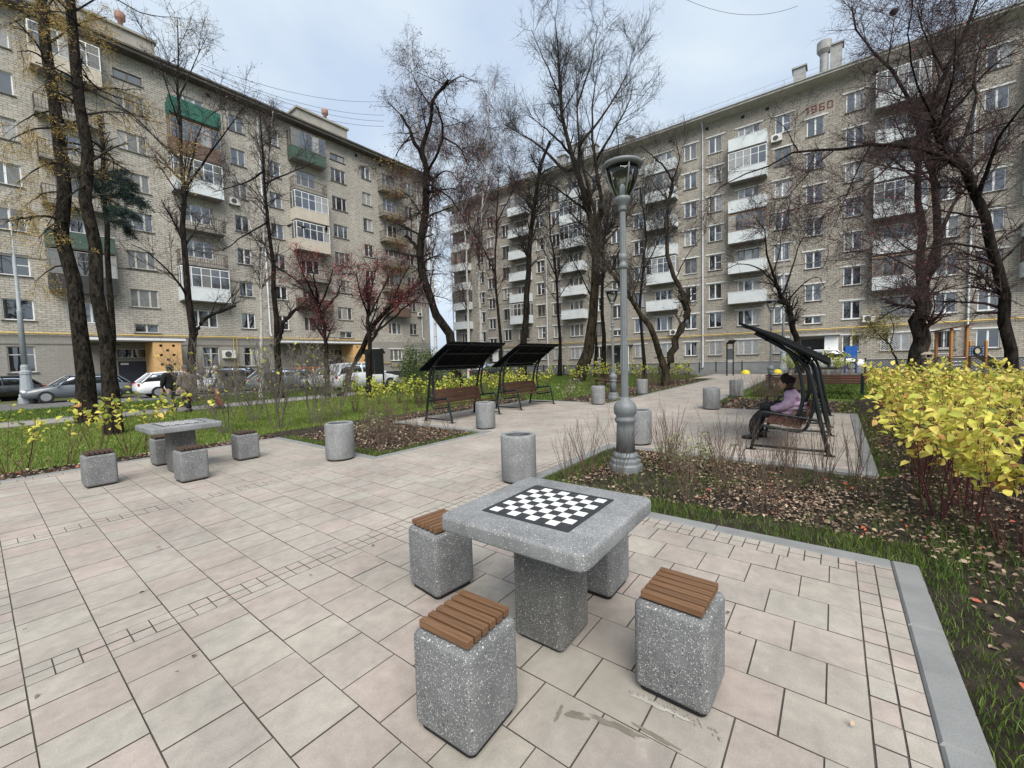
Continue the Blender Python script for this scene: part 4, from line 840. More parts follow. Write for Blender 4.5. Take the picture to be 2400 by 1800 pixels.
for i, (x, d) in enumerate(((1639, 36), (1678, 36), (1739, 36), (1900, 36))):
    p = base(x, d, -.05); t = thing('slim_bollard', 'thin black bollard at the road edge by the grey plinth', 'bollard', tuple(p), 0, 'thin black bollards'); b = MB(); b.lathe([(.045, 0), (.045, .9), (.03, .93)], 10); b.build('post', 'metal_black', t); b = MB(); b.lathe([(.07, 0), (.07, .02)], 10); b.build('flange', 'metal_black', t)
# dark plastic chair by the right building
p = base(1822, 38); t = thing('garden_chair', 'dark chair standing against the grey plinth of the right building', 'chair', tuple(p), 2.4)
b = MB(); b.box((0, 0, .45), (.5, .5, .05)); b.build('seat', 'metal_black', t); b = MB(); b.box((0, .28, .8), (.5, .05, .7), rx=-.25); b.build('backrest', 'metal_black', t)
for sx in (-1, 1):
    for sy in (-1, 1): b = MB(); b.box((sx*.22, sy*.22, .22), (.04, .04, .44)); b.build('leg', 'metal_black', t)
# ornamental low fences (black lattice between posts)
def lattice_fence(a, b_, h, label):
    a, b_ = np.array(a, float), np.array(b_, float); L = np.linalg.norm(b_-a); ang = math.atan2(b_[1]-a[1], b_[0]-a[0]); t = thing('lattice_fence', label, 'fence', (a[0], a[1], -.05), ang); n = int(L/2.2)
    for i in range(n+1): q_ = MB(); q_.b2((i*L/n-.04, -.04, 0), (i*L/n+.04, .04, h+.12)); q_.build('post', 'metal_black', t)
    st = .16
    for i in range(n):
        x0, x1 = i*L/n+.05, (i+1)*L/n-.05; q_ = MB()
        for zz in (.1, h): q_.b2((x0, -.015, zz-.02), (x1, .015, zz+.02))
        w_ = x1-x0; hh = h-.1; x = x0-hh
        while x < x1:
            for sg in (1, -1):
                a0, a1 = max(x, x0), min(x+hh, x1)
                if a1-a0 > .02:
                    z0, z1 = .1+(a0-x), .1+(a1-x)
                    if sg < 0: z0, z1 = h+.1-z0, h+.1-z1
                    q_.tube([(a0, 0, z0), (a1, 0, z1)], .011, 4)
            x += st
        q_.build('panel', 'metal_black', t)
lattice_fence((21.5, 27.2), (34.0, 27.2), .85, 'low black lattice fence along the parked cars behind the canopy benches'); lattice_fence((34.2, 9.0), (34.2, 27), .85, 'low black lattice fence in front of the right building'); lattice_fence((34.2, -14), (34.2, -1.5), .95, 'black lattice fence behind the playground')
# ================================================================== VEGETATION
def unit(a): return a/(np.linalg.norm(a, axis=-1, keepdims=True)+1e-9)
def tubes(P_, R_, s):
    B, k, _ = P_.shape; T = np.gradient(P_, axis=1); T = unit(T)
    a = np.where(np.abs(T[..., 2:3]) < .9, np.array([0, 0, 1.0]), np.array([1.0, 0, 0])); N = unit(np.cross(T, a)); Bn = np.cross(T, N)
    an = np.arange(s)*2*PI/s; V = P_[:, :, None, :]+R_[:, :, None, None]*(N[:, :, None, :]*np.cos(an)[None, None, :, None]+Bn[:, :, None, :]*np.sin(an)[None, None, :, None])
    idx = np.arange(B*k*s).reshape(B, k, s); i0, i1 = idx[:, :-1], idx[:, 1:]
    F = np.stack([i0, np.roll(i0, -1, 2), np.roll(i1, -1, 2), i1], -1).reshape(-1, 4)
    return V.reshape(-1, 3), F
def merge(parts):
    V, F, o = [], [], 0
    for v_, f_ in parts: V.append(v_); F.append(f_+o); o += len(v_)
    return np.concatenate(V), np.concatenate(F)
def grow(P_, R_, g, n, lr, spread=.9, up=.25, t0=.25, k=5, rr=.55, droop=0.0, wig=.12, tmax=1.0, rmin=.004, bylen=True):
    """children branches; n = how many in all, lr = (min, max) length in metres"""
    B, kk, _ = P_.shape; L = np.linalg.norm(np.diff(P_, axis=1), axis=2).sum(1)
    p = L/L.sum() if bylen else np.full(B, 1/B)
    par = g.choice(B, n, p=p); t = t0+(tmax-t0)*g.random(n)**.8; x = t*(kk-1); i = np.minimum(x.astype(int), kk-2); f = (x-i)[:, None]
    st = P_[par, i]*(1-f)+P_[par, i+1]*f; tg = unit(P_[par, i+1]-P_[par, i]); r = (R_[par, i]*(1-f[:, 0])+R_[par, i+1]*f[:, 0])
    rnd = unit(g.normal(size=(n, 3))); d = unit(tg*(1-spread*.45)+rnd*spread+np.array([0, 0, up])); ln = g.uniform(lr[0], lr[1], n)*(1.15-.5*t)
    Q = np.zeros((n, k, 3)); Q[:, 0] = st; step = (ln/(k-1))[:, None]; dd = d
    for j in range(1, k):
        Q[:, j] = Q[:, j-1]+dd*step; dd = unit(dd+g.normal(0, wig, (n, 3))+np.array([0, 0, up*.25-droop]))
    rb = np.maximum(r*rr, rmin); RR = rb[:, None]*np.linspace(1, .35, k)[None]; RR = np.maximum(RR, rmin*.6)
    return Q, RR
def limbs_arr(limbs, g, k=12, jit=.25):
    P_, R_ = [], []
    for (pts, ra, rb) in limbs:
        c = np.array(arc_pts(pts, 6)); d = np.r_[0, np.cumsum(np.linalg.norm(np.diff(c, axis=0), axis=1))]; s = np.linspace(0, d[-1], k)
        q_ = np.stack([np.interp(s, d, c[:, i]) for i in range(3)], 1); q_[1:-1] += g.normal(0, jit*ra, (k-2, 3)); P_.append(q_); R_.append(np.linspace(ra, rb, k))
    return np.array(P_), np.array(R_)
def leaf_mesh(C, D, N, size, asp, fold=.25, rich=False):
    """C centres(base), D axis, N normal"""
    n = len(C); S_ = np.cross(D, N); w_ = (size*asp)[:, None]; l_ = size[:, None]
    if not rich:
        V = np.stack([C, C+D*l_*.45+S_*w_*.5+N*w_*fold, C+D*l_, C+D*l_*.45-S_*w_*.5+N*w_*fold], 1); o = np.arange(n)[:, None]*4
        return V.reshape(-1, 3), np.concatenate([o+np.array([0, 1, 2]), o+np.array([0, 2, 3])]), None, 4
    cv = -.18
    def pt(t, s, h): return C+D*l_*t+S_*w_*s+N*(w_*h+l_*cv*t*t)
    V = np.stack([C, pt(.28, .44, fold), pt(.62, .42, fold), pt(1, 0, 0), pt(.62, -.42, fold), pt(.28, -.44, fold), pt(.28, 0, 0), pt(.62, 0, 0)], 1); o = np.arange(n)[:, None]*8
    T = np.concatenate([o+np.array(q_) for q_ in ([0, 6, 1], [2, 7, 3], [0, 5, 6], [4, 3, 7])]); Q = np.concatenate([o+np.array(q_) for q_ in ([1, 6, 7, 2], [5, 4, 7, 6])])
    return V.reshape(-1, 3), T, Q, 8
def leaves(name, C, size, m, parent, g, asp=.5, down=.3, rich=False, axis=None, tint=None, flat=0.0):
    n = len(C); D = unit(g.normal(size=(n, 3))*np.array([1, 1, .6])-np.array([0, 0, down])+(axis if axis is not None else 0)); N = unit(np.cross(D, g.normal(size=(n, 3)))+np.array([0, 0, flat])); N = unit(N-D*(N*D).sum(1, keepdims=True))
    sz = size*g.uniform(.6, 1.25, n); V, T, Q, k = leaf_mesh(C, D, N, sz, np.full(n, asp)*g.uniform(.8, 1.2, n), rich=rich)
    tn = np.repeat(g.random(n) if tint is None else tint, k)
    o = np_mesh(name, V, [T]+([Q] if Q is not None else []), m, tn, True, parent); o['kind'] = 'stuff'; return o
def on(P_, g, n, t0=.2, spread=0.0):
    B, k, _ = P_.shape; b_ = g.integers(0, B, n); x = (t0+(1-t0)*g.random(n))*(k-1); i = np.minimum(x.astype(int), k-2); f = (x-i)[:, None]
    c = P_[b_, i]*(1-f)+P_[b_, i+1]*f
    return c+g.normal(0, spread, c.shape) if spread else c
def tree(label, limbs, barkm, twigm, lv, seed, fol=None, name='bare_tree', cat='tree', jit=.25):
    """lv: list of dicts for grow; fol: (n, size, material, level index, spread, kwargs)"""
    g = np.random.default_rng(seed); p0 = np.array(limbs[0][0][0]); P0, R0 = limbs_arr(limbs, g, jit=jit)
    t = thing(name, label, cat, tuple(p0)); P0 = P0-p0
    R0[0, 0] *= 1.35; R0[0, 1] *= 1.1
    V, F = tubes(P0, R0, 9); np_mesh('trunk', V, [F], barkm, None, True, t)
    gen = [(P0, R0)]; parts = []
    for i, kw in enumerate(lv):
        kw = dict(kw); src = gen[kw.pop('src', -1)]; Q = grow(src[0], src[1], g, **kw); gen.append(Q); parts.append(tubes(Q[0], Q[1], 5 if i == 0 else 3))
    V, F = merge(parts); np_mesh('crown', V, [F], twigm, None, True, t)
    for fl in (fol or []):
        n, size, m, li, sp, kw = fl; C = on(gen[li][0], g, n, .3, sp); leaves(kw.pop('nm', 'foliage'), C, size, m, t, g, **kw)
    return t
def PX(d, *pts):                                             # polyline through directions at depth d (third value = depth offset)
    return [at(p[0], p[1], d+(p[2] if len(p) > 2 else 0)) for p in pts]
# ---- left conifers
d = 12.8
lb1 = [([base(205, d)]+PX(d, (202, 884), (190, 775), (172, 667), (156, 560), (149, 452), (135, 301), (120, 151), (110, 30), (100, -100), (90, -220)), 0.210, 0.105), (PX(d, (90, -215), (70, -420), (55, -620), (45, -780)), 0.106, 0.015)]
side = []
for (y, x2, y2, dz) in ((40, 20, 60, 1.5), (150, 40, 120, -1), (260, 30, 300, 1), (380, 40, 430, -1), (100, 250, 40, -2), (520, 90, 560, -2), (620, 80, 660, 1.5), (330, 300, 390, 2), (230, 330, 210, -1.5), (450, 60, 480, 2.5), (300, 20, 330, -2)):
    xs_ = np.interp(y, [30, 151, 301, 452, 560, 775], [110, 120, 135, 149, 156, 190]); side.append((PX(d, (xs_, y), ((xs_+x2)/2, (y+y2)/2-12, dz*.5), (x2, y2, dz)), 0.032, 0.008))
tree('leftmost dark larch trunk with drooping golden needle sprays', lb1+side, 'bark_larch', 'twig_dark', [dict(n=150, lr=(.5, 1.6), spread=.7, up=-.3, droop=.10, src=0, t0=.35, rmin=.005, rr=.3), dict(n=1300, lr=(.25, .7), spread=.8, up=-.35, droop=.18, rmin=.003)], 11,
     [(12000, .10, 'needle_gold', 2, .05, dict(asp=.11, down=.5, nm='needles')), (4200, .10, 'needle_gold', 1, .05, dict(asp=.11, down=.5, nm='needles'))], 'larch_tree')
d = 10.35
lb2 = [([base(268, d)]+PX(d, (266, 992), (250, 812), (231, 703), (221, 595), (210, 486), (208, 452), (196, 331), (181, 181), (172, 60), (167, 0), (155, -200)), 0.151, 0.090), (PX(d, (155, -195), (140, -420), (125, -640), (118, -800)), 0.091, 0.012),
       (PX(d, (196, 175), (247, 217, .5), (340, 247, 1.2)), 0.022, 0.007), (PX(d, (199, 205), (301, 262, -.5), (400, 361, -1)), 0.025, 0.009), (PX(d, (186, 60), (150, 30, -.7), (100, 30, -1.2)), 0.022, 0.007), (PX(d, (170, 30), (250, -10, .5), (330, 30, 1), (430, 45, 1.4)), 0.022, 0.006), (PX(d, (205, 430), (150, 470, -.8), (110, 530, -1.2)), 0.022, 0.007)]
tree('second dark conifer trunk from the left, rising out of frame', lb2, 'bark_larch', 'twig_dark', [dict(n=80, lr=(.5, 1.4), spread=.7, up=-.2, src=0, t0=.35, rmin=.004, rr=.3, droop=.06), dict(n=600, lr=(.2, .6), spread=.8, up=-.25, droop=.12, rmin=.0028)], 12,
     [(5000, .08, 'needle_gold', 2, .04, dict(asp=.11, down=.4, nm='needles'))], 'larch_tree')
d = 13.6
lb3 = [([base(272, d)]+PX(d, (262, 848), (259, 703), (250, 558), (244, 486), (241, 377), (232, 271)), 0.098, 0.053)]
spr = [(PX(d, (246, 470), (290, 452, -.6), (336, 478, -1)), 0.022, 0.009), (PX(d, (246, 460), (270, 420, -.5), (310, 430, -.9)), 0.022, 0.009), (PX(d, (245, 480), (225, 430, -1), (205, 415, -1.6)), 0.022, 0.009), (PX(d, (245, 490), (275, 490, -1.2), (320, 505, -1.8)), 0.022, 0.009), (PX(d, (246, 440), (262, 405, .5), (285, 400, 1)), 0.022, 0.009), (PX(d, (248, 520), (290, 520, .5), (300, 545, .8)), 0.015, 0.007)]
tree('thin spruce trunk with one dark blue green bough', lb3+spr, 'bark_larch', 'twig_dark', [dict(n=46, lr=(.3, .8), spread=.6, up=-.15, src=0, t0=.75, rmin=.005, rr=.4)], 13, None, 'spruce_tree')
_t = bpy.data.objects[[o.name for o in col.objects if o.name.startswith('spruce_tree')][-1]]; g = np.random.default_rng(5)
SP, SR = limbs_arr(spr, g); SP = SP-np.array(lb3[0][0][0]); Q, RR = grow(SP, SR, g, 260, (.3, .75), spread=.55, up=-.25, t0=.1); V, F = tubes(Q, RR, 3); stuff(np_mesh('bough', V, [F], 'twig_dark', None, True, _t)); leaves('needles', on(Q, g, 34000, .03, .03), .075, 'needle_spruce', _t, g, asp=.16, down=.15)
# ---- trees in front of the left building
gd = lambda x, y: float((gnd(x, y, -.04)-CAM)@cf)
d = 20.0
tree('tall bare tree in front of the left building with a cut side limb', [([base(452, d)]+PX(d, (447, 866), (448, 775), (443, 703), (432, 595), (432, 450), (423, 301), (417, 211), (413, 120), (416, 45)), 0.187, 0.016), (PX(d, (455, 790), (466, 765), (492, 739, .4), (553, 716, .8)), 0.101, 0.055),
      (PX(d, (445, 710), (419, 663, -.5), (351, 595, -1.5), (307, 573, -2)), 0.062, 0.016), (PX(d, (437, 443), (470, 301, 1), (521, 250, 1.5)), 0.055, 0.012), (PX(d, (440, 434), (512, 331, -1), (573, 250, -1.8)), 0.055, 0.012), (PX(d, (425, 377), (340, 301, 1), (289, 259, 1.6)), 0.047, 0.012), (PX(d, (423, 300), (390, 200, -1), (370, 110, -1.5)), 0.039, 0.009), (PX(d, (420, 230), (460, 140, .6), (480, 95, 1)), 0.039, 0.009)],
     'bark_grey', 'twig_dark', [dict(n=85, lr=(.8, 2.4), spread=.7, up=.25, src=0, t0=.3, rmin=.012, rr=.45), dict(n=870, lr=(.4, 1.3), spread=.8, up=.1, rmin=.008), dict(n=2789, lr=(.2, .6), spread=.9, up=0, rmin=0.0048, k=4)], 21, [(900, .07, 'berry_dark', 3, .05, dict(asp=.6, nm='dry_leaves'))])
d = 20.5
tree('slender dark tree with a thick stub limb beside the downpipe', [([base(658, d)]+PX(d, (656, 895), (649, 770), (643, 690), (636, 600), (625, 462), (619, 386), (611, 311), (608, 250)), .16, .02), (PX(d, (652, 800), (668, 752), (702, 722, .5)), .11, .07), (PX(d, (630, 520), (560, 560, -1), (520, 590, -1.6)), .05, .012), (PX(d, (622, 430), (690, 400, 1), (740, 380, 1.5)), .05, .012), (PX(d, (620, 400), (570, 430, 1), (500, 450, 2)), .05, .012), (PX(d, (640, 620), (700, 660, .6), (720, 690, 1)), .05, .012)],
     'bark_dark', 'twig_dark', [dict(n=70, lr=(.8, 2.2), spread=.75, up=.3, src=0, t0=.4, rmin=.012, rr=.45), dict(n=754, lr=(.4, 1.2), spread=.8, up=.1, rmin=.008), dict(n=2575, lr=(.2, .55), spread=.9, up=.05, rmin=0.0048, k=4)], 22, [(600, .06, 'berry_dark', 3, .05, dict(asp=.6, nm='dry_leaves'))])
d = 21.5
tree('young birch with mottled white bark left of the downpipe', [([base(612, d)]+PX(d, (614, 860), (615, 782), (610, 700), (617, 583), (621, 500), (628, 420), (634, 330), (640, 260)), .09, .015), (PX(d, (617, 583), (590, 540, .5), (570, 480, 1)), .035, .01)],
     'bark_birch', 'twig_birch', [dict(n=55, lr=(.7, 1.8), spread=.6, up=.4, src=0, t0=.35, rmin=.01, rr=.45), dict(n=609, lr=(.4, 1.1), spread=.7, up=-.1, droop=.1, rmin=.007), dict(n=1502, lr=(.2, .5), spread=.8, up=-.2, droop=.15, rmin=0.0040, k=4)], 23, None, 'birch_tree')
RED = lambda n, s, lv_=3, m='berry_red': (n, s, m, lv_, .07, dict(asp=.75, nm='berries', down=.2))
d = 20.0
tree('rowan with a spreading crown of red berries before the left building', [([base(768, d)]+PX(d, (766, 860), (762, 790), (757, 745), (742, 705)), .12, .06), (PX(d, (744, 715), (715, 680, .6), (680, 665, 1)), .06, .02), (PX(d, (746, 715), (740, 670, -.6), (730, 625, -1)), .06, .02), (PX(d, (752, 735), (790, 690, .5), (800, 660, 1)), .06, .02), (PX(d, (748, 720), (770, 670, -.8), (780, 630, -1.2)), .05, .02), (PX(d, (742, 705), (710, 640, -1), (700, 610, -1.5)), .05, .02)],
     'bark_dark', 'twig_purple', [dict(n=55, lr=(.6, 1.5), spread=.8, up=.2, src=0, t0=.45, rmin=.012, rr=.45), dict(n=609, lr=(.3, .9), spread=.9, up=.1, rmin=.008), dict(n=1609, lr=(.15, .4), spread=1, up=0, rmin=.005, k=3)], 24, [RED(2800, .055)], 'rowan_tree')
d = gd(799, 930)
tree('leaning dark trunk slanting right, sawn off at its upper end', [([base(797, d)]+PX(d, (802, 920), (820, 880), (850, 810), (874, 762), (905, 730, .3), (945, 695, .6), (987, 662, .9)), .15, .085), (PX(d, (860, 785), (880, 730, -.8), (890, 690, -1.2)), .045, .015)], 'bark_dark', 'twig_purple',
     [dict(n=24, lr=(.5, 1.3), spread=.8, up=.4, src=0, t0=.4, rmin=.012, rr=.35), dict(n=160, lr=(.3, .7), spread=.9, up=.2, rmin=.007), dict(n=609, lr=(.15, .4), spread=1, up=.1, rmin=.005, k=3)], 25, [RED(500, .07)])
d = 19.5
tree('rowan with dense red berry crown above the black information board', [([base(866, d)]+PX(d, (866, 880), (865, 800), (864, 760), (863, 700), (866, 650)), .13, .05), (PX(d, (869, 800), (890, 765), (905, 742, .4), (960, 690, 1)), .07, .03), (PX(d, (865, 745), (845, 690, -.6), (835, 640, -1)), .05, .02), (PX(d, (866, 740), (900, 670, .6), (920, 630, 1)), .05, .02), (PX(d, (880, 780), (950, 720, -1), (1000, 680, -1.6)), .05, .02), (PX(d, (864, 700), (880, 640, 1), (885, 605, 1.5)), .045, .015), (PX(d, (905, 742), (940, 660, -.5), (960, 625, -.8)), .045, .02)],
     'bark_dark', 'twig_purple', [dict(n=60, lr=(.6, 1.4), spread=.85, up=.15, src=0, t0=.4, rmin=.012, rr=.45), dict(n=696, lr=(.3, .8), spread=.9, up=.1, rmin=.008), dict(n=1609, lr=(.15, .4), spread=1, up=0, rmin=.005, k=3)], 26, [RED(3400, .055)], 'rowan_tree')
# ---- central trees
d = 17.5
tree('large dark tree between the two buildings with two sawn limb ends', [([base(1078, d)]+PX(d, (1060, 805), (1037, 762), (1017, 716), (997, 649), (983, 590), (994, 507), (1002, 431), (1000, 395)), .21, .13), (PX(d, (1000, 395), (985, 356), (970, 335), (961, 305, .4), (940, 269, .6)), .10, .05), (PX(d, (1000, 395), (990, 345), (1006, 296), (1014, 242, -.3), (1030, 211, -.5), (1051, 187, -.6)), .11, .055),
      (PX(d, (1004, 400), (1027, 356, -.4), (1039, 311, -.8), (1030, 266, -1), (1016, 235, -.8)), .06, .035), (PX(d, (1010, 250), (975, 195, .5), (960, 150, .8)), .035, .01), (PX(d, (1030, 215), (1075, 180, .6), (1110, 190, 1)), .035, .012), (PX(d, (1036, 320), (1080, 350, -1), (1110, 420, -1.5)), .045, .012), (PX(d, (1003, 430), (1050, 400, 1), (1090, 450, 1.6)), .045, .012), (PX(d, (1002, 430), (1060, 470, -1.2), (1100, 540, -1.8)), .05, .012), (PX(d, (983, 590), (960, 560, .4), (950, 555, .6)), .09, .05), (PX(d, (965, 315), (930, 360, -.6), (915, 420, -1)), .03, .01)],
     'bark_dark', 'twig_dark', [dict(n=85, lr=(.6, 1.9), spread=.9, up=.0, src=0, t0=.35, rmin=.010, rr=.36, droop=.05), dict(n=965, lr=(.3, 1.0), spread=.9, up=-.1, rmin=.007, droop=.05), dict(n=6309, lr=(.15, .5), spread=1, up=-.05, rmin=0.0040, k=4)], 31, [(2600, .06, 'berry_dark', 3, .06, dict(asp=.7, nm='berries')), (700, .06, 'berry_red', 3, .06, dict(asp=.7, nm='berries'))])
for i, (x, dd, pts, lb) in enumerate(((1022, 44, ((1020, 780), (1012, 640), (1006, 500), (985, 330), (965, 200), (955, 110)), 'pale birch with a drooping fine crown above the gap between the buildings'), (1128, 40, ((1126, 760), (1122, 616), (1128, 500), (1138, 380), (1145, 260), (1150, 180)), 'birch with white mottled trunk in front of the left end of the right building'), (1100, 38, ((1098, 760), (1094, 620), (1085, 500), (1075, 420)), 'thin birch left of the mottled birch'))):
    tree(lb, [([base(x, dd)]+PX(dd, *pts), .17, .02), (PX(dd, pts[3], (pts[3][0]-40, pts[3][1]-60, 2), (pts[3][0]-65, pts[3][1]-70, 3)), .05, .012), (PX(dd, pts[2], (pts[2][0]+30, pts[2][1]-90, -2), (pts[2][0]+45, pts[2][1]-150, -3)), .06, .012), (PX(dd, pts[3], (pts[3][0]+40, pts[3][1]-70, 2), (pts[3][0]+45, pts[3][1]-40, 3)), .05, .012)], 'bark_birch', 'twig_birch',
         [dict(n=80, lr=(1.5, 4.2), spread=.7, up=.5, src=0, t0=.3, rmin=.018, rr=.4), dict(n=1160, lr=(.8, 2.2), spread=.7, up=-.2, droop=.14, rmin=.011), dict(n=4506, lr=(.5, 1.3), spread=.7, up=-.35, droop=.2, rmin=0.0064, k=4)], 32+i, [(700, .10, 'berry_dark' if i else 'vine', 3, .1, dict(asp=.5, nm='last_leaves'))], 'birch_tree')
d = 26.0
tree('dark leaning trunk rising behind the second canopy bench', [([base(1224, d)]+PX(d, (1229, 811), (1238, 640), (1242, 560), (1258, 450), (1271, 377), (1289, 331)), .24, .08), (PX(d, (1250, 500), (1210, 430, .8), (1190, 380, 1.2)), .06, .015), (PX(d, (1265, 410), (1300, 390, -1), (1340, 400, -1.6)), .05, .012)], 'bark_dark', 'twig_dark',
     [dict(n=50, lr=(.8, 2.4), spread=.8, up=.3, src=0, t0=.45, rmin=.014, rr=.4), dict(n=609, lr=(.5, 1.3), spread=.9, up=.1, rmin=.009), dict(n=2553, lr=(.25, .7), spread=.9, up=0, rmin=0.0056, k=4)], 36)
d = 27.0
tree('tall multi-stemmed bare tree left of the nearest lamp post', [([base(1352, d)]+PX(d, (1365, 850), (1385, 790), (1395, 700), (1392, 640), (1388, 550), (1375, 470), (1345, 390), (1331, 347), (1318, 290), (1313, 211), (1305, 120), (1300, 40)), .36, .02), (PX(d, (1393, 660), (1405, 560, 1), (1385, 460, 1.6), (1359, 362, 2), (1353, 271, 2.2), (1350, 151, 2.5)), .17, .02),
      (PX(d, (1390, 560), (1410, 470, -1.5), (1398, 392, -2), (1386, 271, -2.4), (1400, 170, -3)), .16, .02), (PX(d, (1345, 395), (1325, 401), (1271, 347, 1), (1211, 307, 2), (1180, 290, 2.4)), .12, .015), (PX(d, (1336, 360), (1290, 310, -1.5), (1240, 270, -2.4)), .09, .015), (PX(d, (1358, 340), (1420, 260, 1.5), (1465, 180, 2.5), (1490, 100, 3)), .10, .015), (PX(d, (1396, 380), (1430, 320, -1), (1470, 250, -2), (1485, 190, -2.6)), .09, .015), (PX(d, (1315, 230), (1280, 150, 1), (1245, 70, 1.5)), .07, .012), (PX(d, (1352, 250), (1385, 150, -1), (1400, 60, -1.5)), .07, .012), (PX(d, (1380, 500), (1300, 440, -2), (1230, 420, -3)), .08, .015), (PX(d, (1392, 600), (1460, 520, 2), (1500, 460, 3)), .09, .015)],
     'bark_olive', 'twig_dark', [dict(n=170, lr=(1.0, 3.4), spread=.7, up=.35, src=0, t0=.35, rmin=.014, rr=.42), dict(n=1742, lr=(.6, 1.7), spread=.75, up=.2, rmin=.009), dict(n=10515, lr=(.3, .9), spread=.85, up=.15, rmin=0.0052, k=4)], 37)
for i, (x, dd, pts, r_, lb) in enumerate(((1414, 31, ((1414, 780), (1412, 640), (1422, 520), (1440, 420), (1450, 330)), .17, 'straight bare trunk just left of the nearest lamp post'), (1396, 33, ((1396, 800), (1388, 700), (1395, 600), (1380, 480)), .13, 'thin bare trunk behind the multi-stemmed tree'), (1312, 36, ((1310, 780), (1305, 650), (1290, 540), (1285, 430)), .16, 'bare tree in front of the downpipe of the right building'), (1175, 34, ((1172, 780), (1160, 640), (1165, 520), (1168, 420)), .15, 'dark thin tree behind the first canopy bench'), (1510, 27, ((1508, 820), (1500, 740), (1506, 640), (1515, 540), (1500, 440)), .12, 'thin bare tree right of the nearest lamp post'))):
    tree(lb, [([base(x, dd)]+PX(dd, *pts), r_, .03), (PX(dd, pts[2], (pts[2][0]+35, pts[2][1]-70, 1.5), (pts[2][0]+60, pts[2][1]-130, 2)), .06, .015), (PX(dd, pts[1], (pts[1][0]-40, pts[1][1]-80, -1.5), (pts[1][0]-70, pts[1][1]-120, -2)), .06, .015)], 'bark_dark', 'twig_dark' if i != 3 else 'twig_purple',
         [dict(n=70, lr=(1.0, 2.8), spread=.8, up=.35, src=0, t0=.35, rmin=.014, rr=.4), dict(n=754, lr=(.5, 1.5), spread=.85, up=.15, rmin=.010), dict(n=2853, lr=(.3, .8), spread=.9, up=.05, rmin=0.0064, k=4)], 40+i, [(1200, .09, 'berry_red', 3, .08, dict(asp=.7, nm='berries'))] if i == 3 else ([(700, .09, 'vine', 3, .1, dict(asp=.5, nm='last_leaves'))] if i == 2 else None))
d = gd(1562, 905)
tree('forked V-shaped tree with a pruned knot right of the nearest lamp post', [([base(1560, d)]+PX(d, (1557, 860), (1545, 815), (1517, 758), (1491, 715), (1474, 695), (1427, 636, .6), (1400, 560, 1)), .19, .05), ([at(1559, 880, d)]+PX(d, (1575, 830), (1597, 770), (1608, 725), (1602, 690)), .19, .17), (PX(d, (1602, 692), (1580, 645), (1569, 620), (1563, 560), (1562, 500), (1567, 474), (1577, 420)), .12, .07), (PX(d, (1576, 425), (1560, 395, -.5), (1540, 375, -1), (1500, 340, -1.5)), .055, .015), (PX(d, (1577, 420), (1592, 375, .6), (1585, 330, 1)), .055, .015), (PX(d, (1568, 470), (1540, 440, .8), (1515, 410, 1.3)), .04, .012), (PX(d, (1585, 650), (1610, 600, -.8), (1640, 560, -1.2)), .03, .01), (PX(d, (1480, 700), (1500, 640, 1), (1510, 570, 1.5)), .05, .015), (PX(d, (1430, 640), (1460, 560, -1), (1470, 480, -1.5)), .04, .012)],
     'bark_olive', 'twig_grey', [dict(n=85, lr=(.7, 2.0), spread=.75, up=.3, src=0, t0=.45, rmin=.010, rr=.4), dict(n=1015, lr=(.4, 1.2), spread=.8, up=.2, rmin=.007), dict(n=3905, lr=(.2, .6), spread=.9, up=.15, rmin=0.0040, k=4)], 50)
d = 29.0
tree('spreading bare tree behind the seated woman in front of the right building', [([base(1874, d)]+PX(d, (1868, 795), (1850, 730), (1825, 678), (1815, 660)), .24, .12), (PX(d, (1820, 668), (1780, 630, 1), (1735, 618, 1.5), (1705, 630, 2)), .08, .015), (PX(d, (1822, 672), (1800, 600, -1), (1790, 540, -1.5), (1760, 500, -2)), .09, .015), (PX(d, (1835, 690), (1860, 620, 1), (1880, 560, 1.5), (1900, 530, 2)), .08, .015), (PX(d, (1840, 710), (1890, 660, -1), (1920, 650, -1.5), (1935, 680, -2)), .06, .012), (PX(d, (1812, 640), (1830, 570, 2), (1815, 520, 2.5)), .06, .012)],
     'bark_dark', 'twig_dark', [dict(n=70, lr=(.8, 2.4), spread=.8, up=.25, src=0, t0=.45, rmin=.013, rr=.4), dict(n=754, lr=(.5, 1.3), spread=.9, up=.1, rmin=.009), dict(n=2703, lr=(.25, .7), spread=.9, up=0, rmin=0.0056, k=4)], 51)
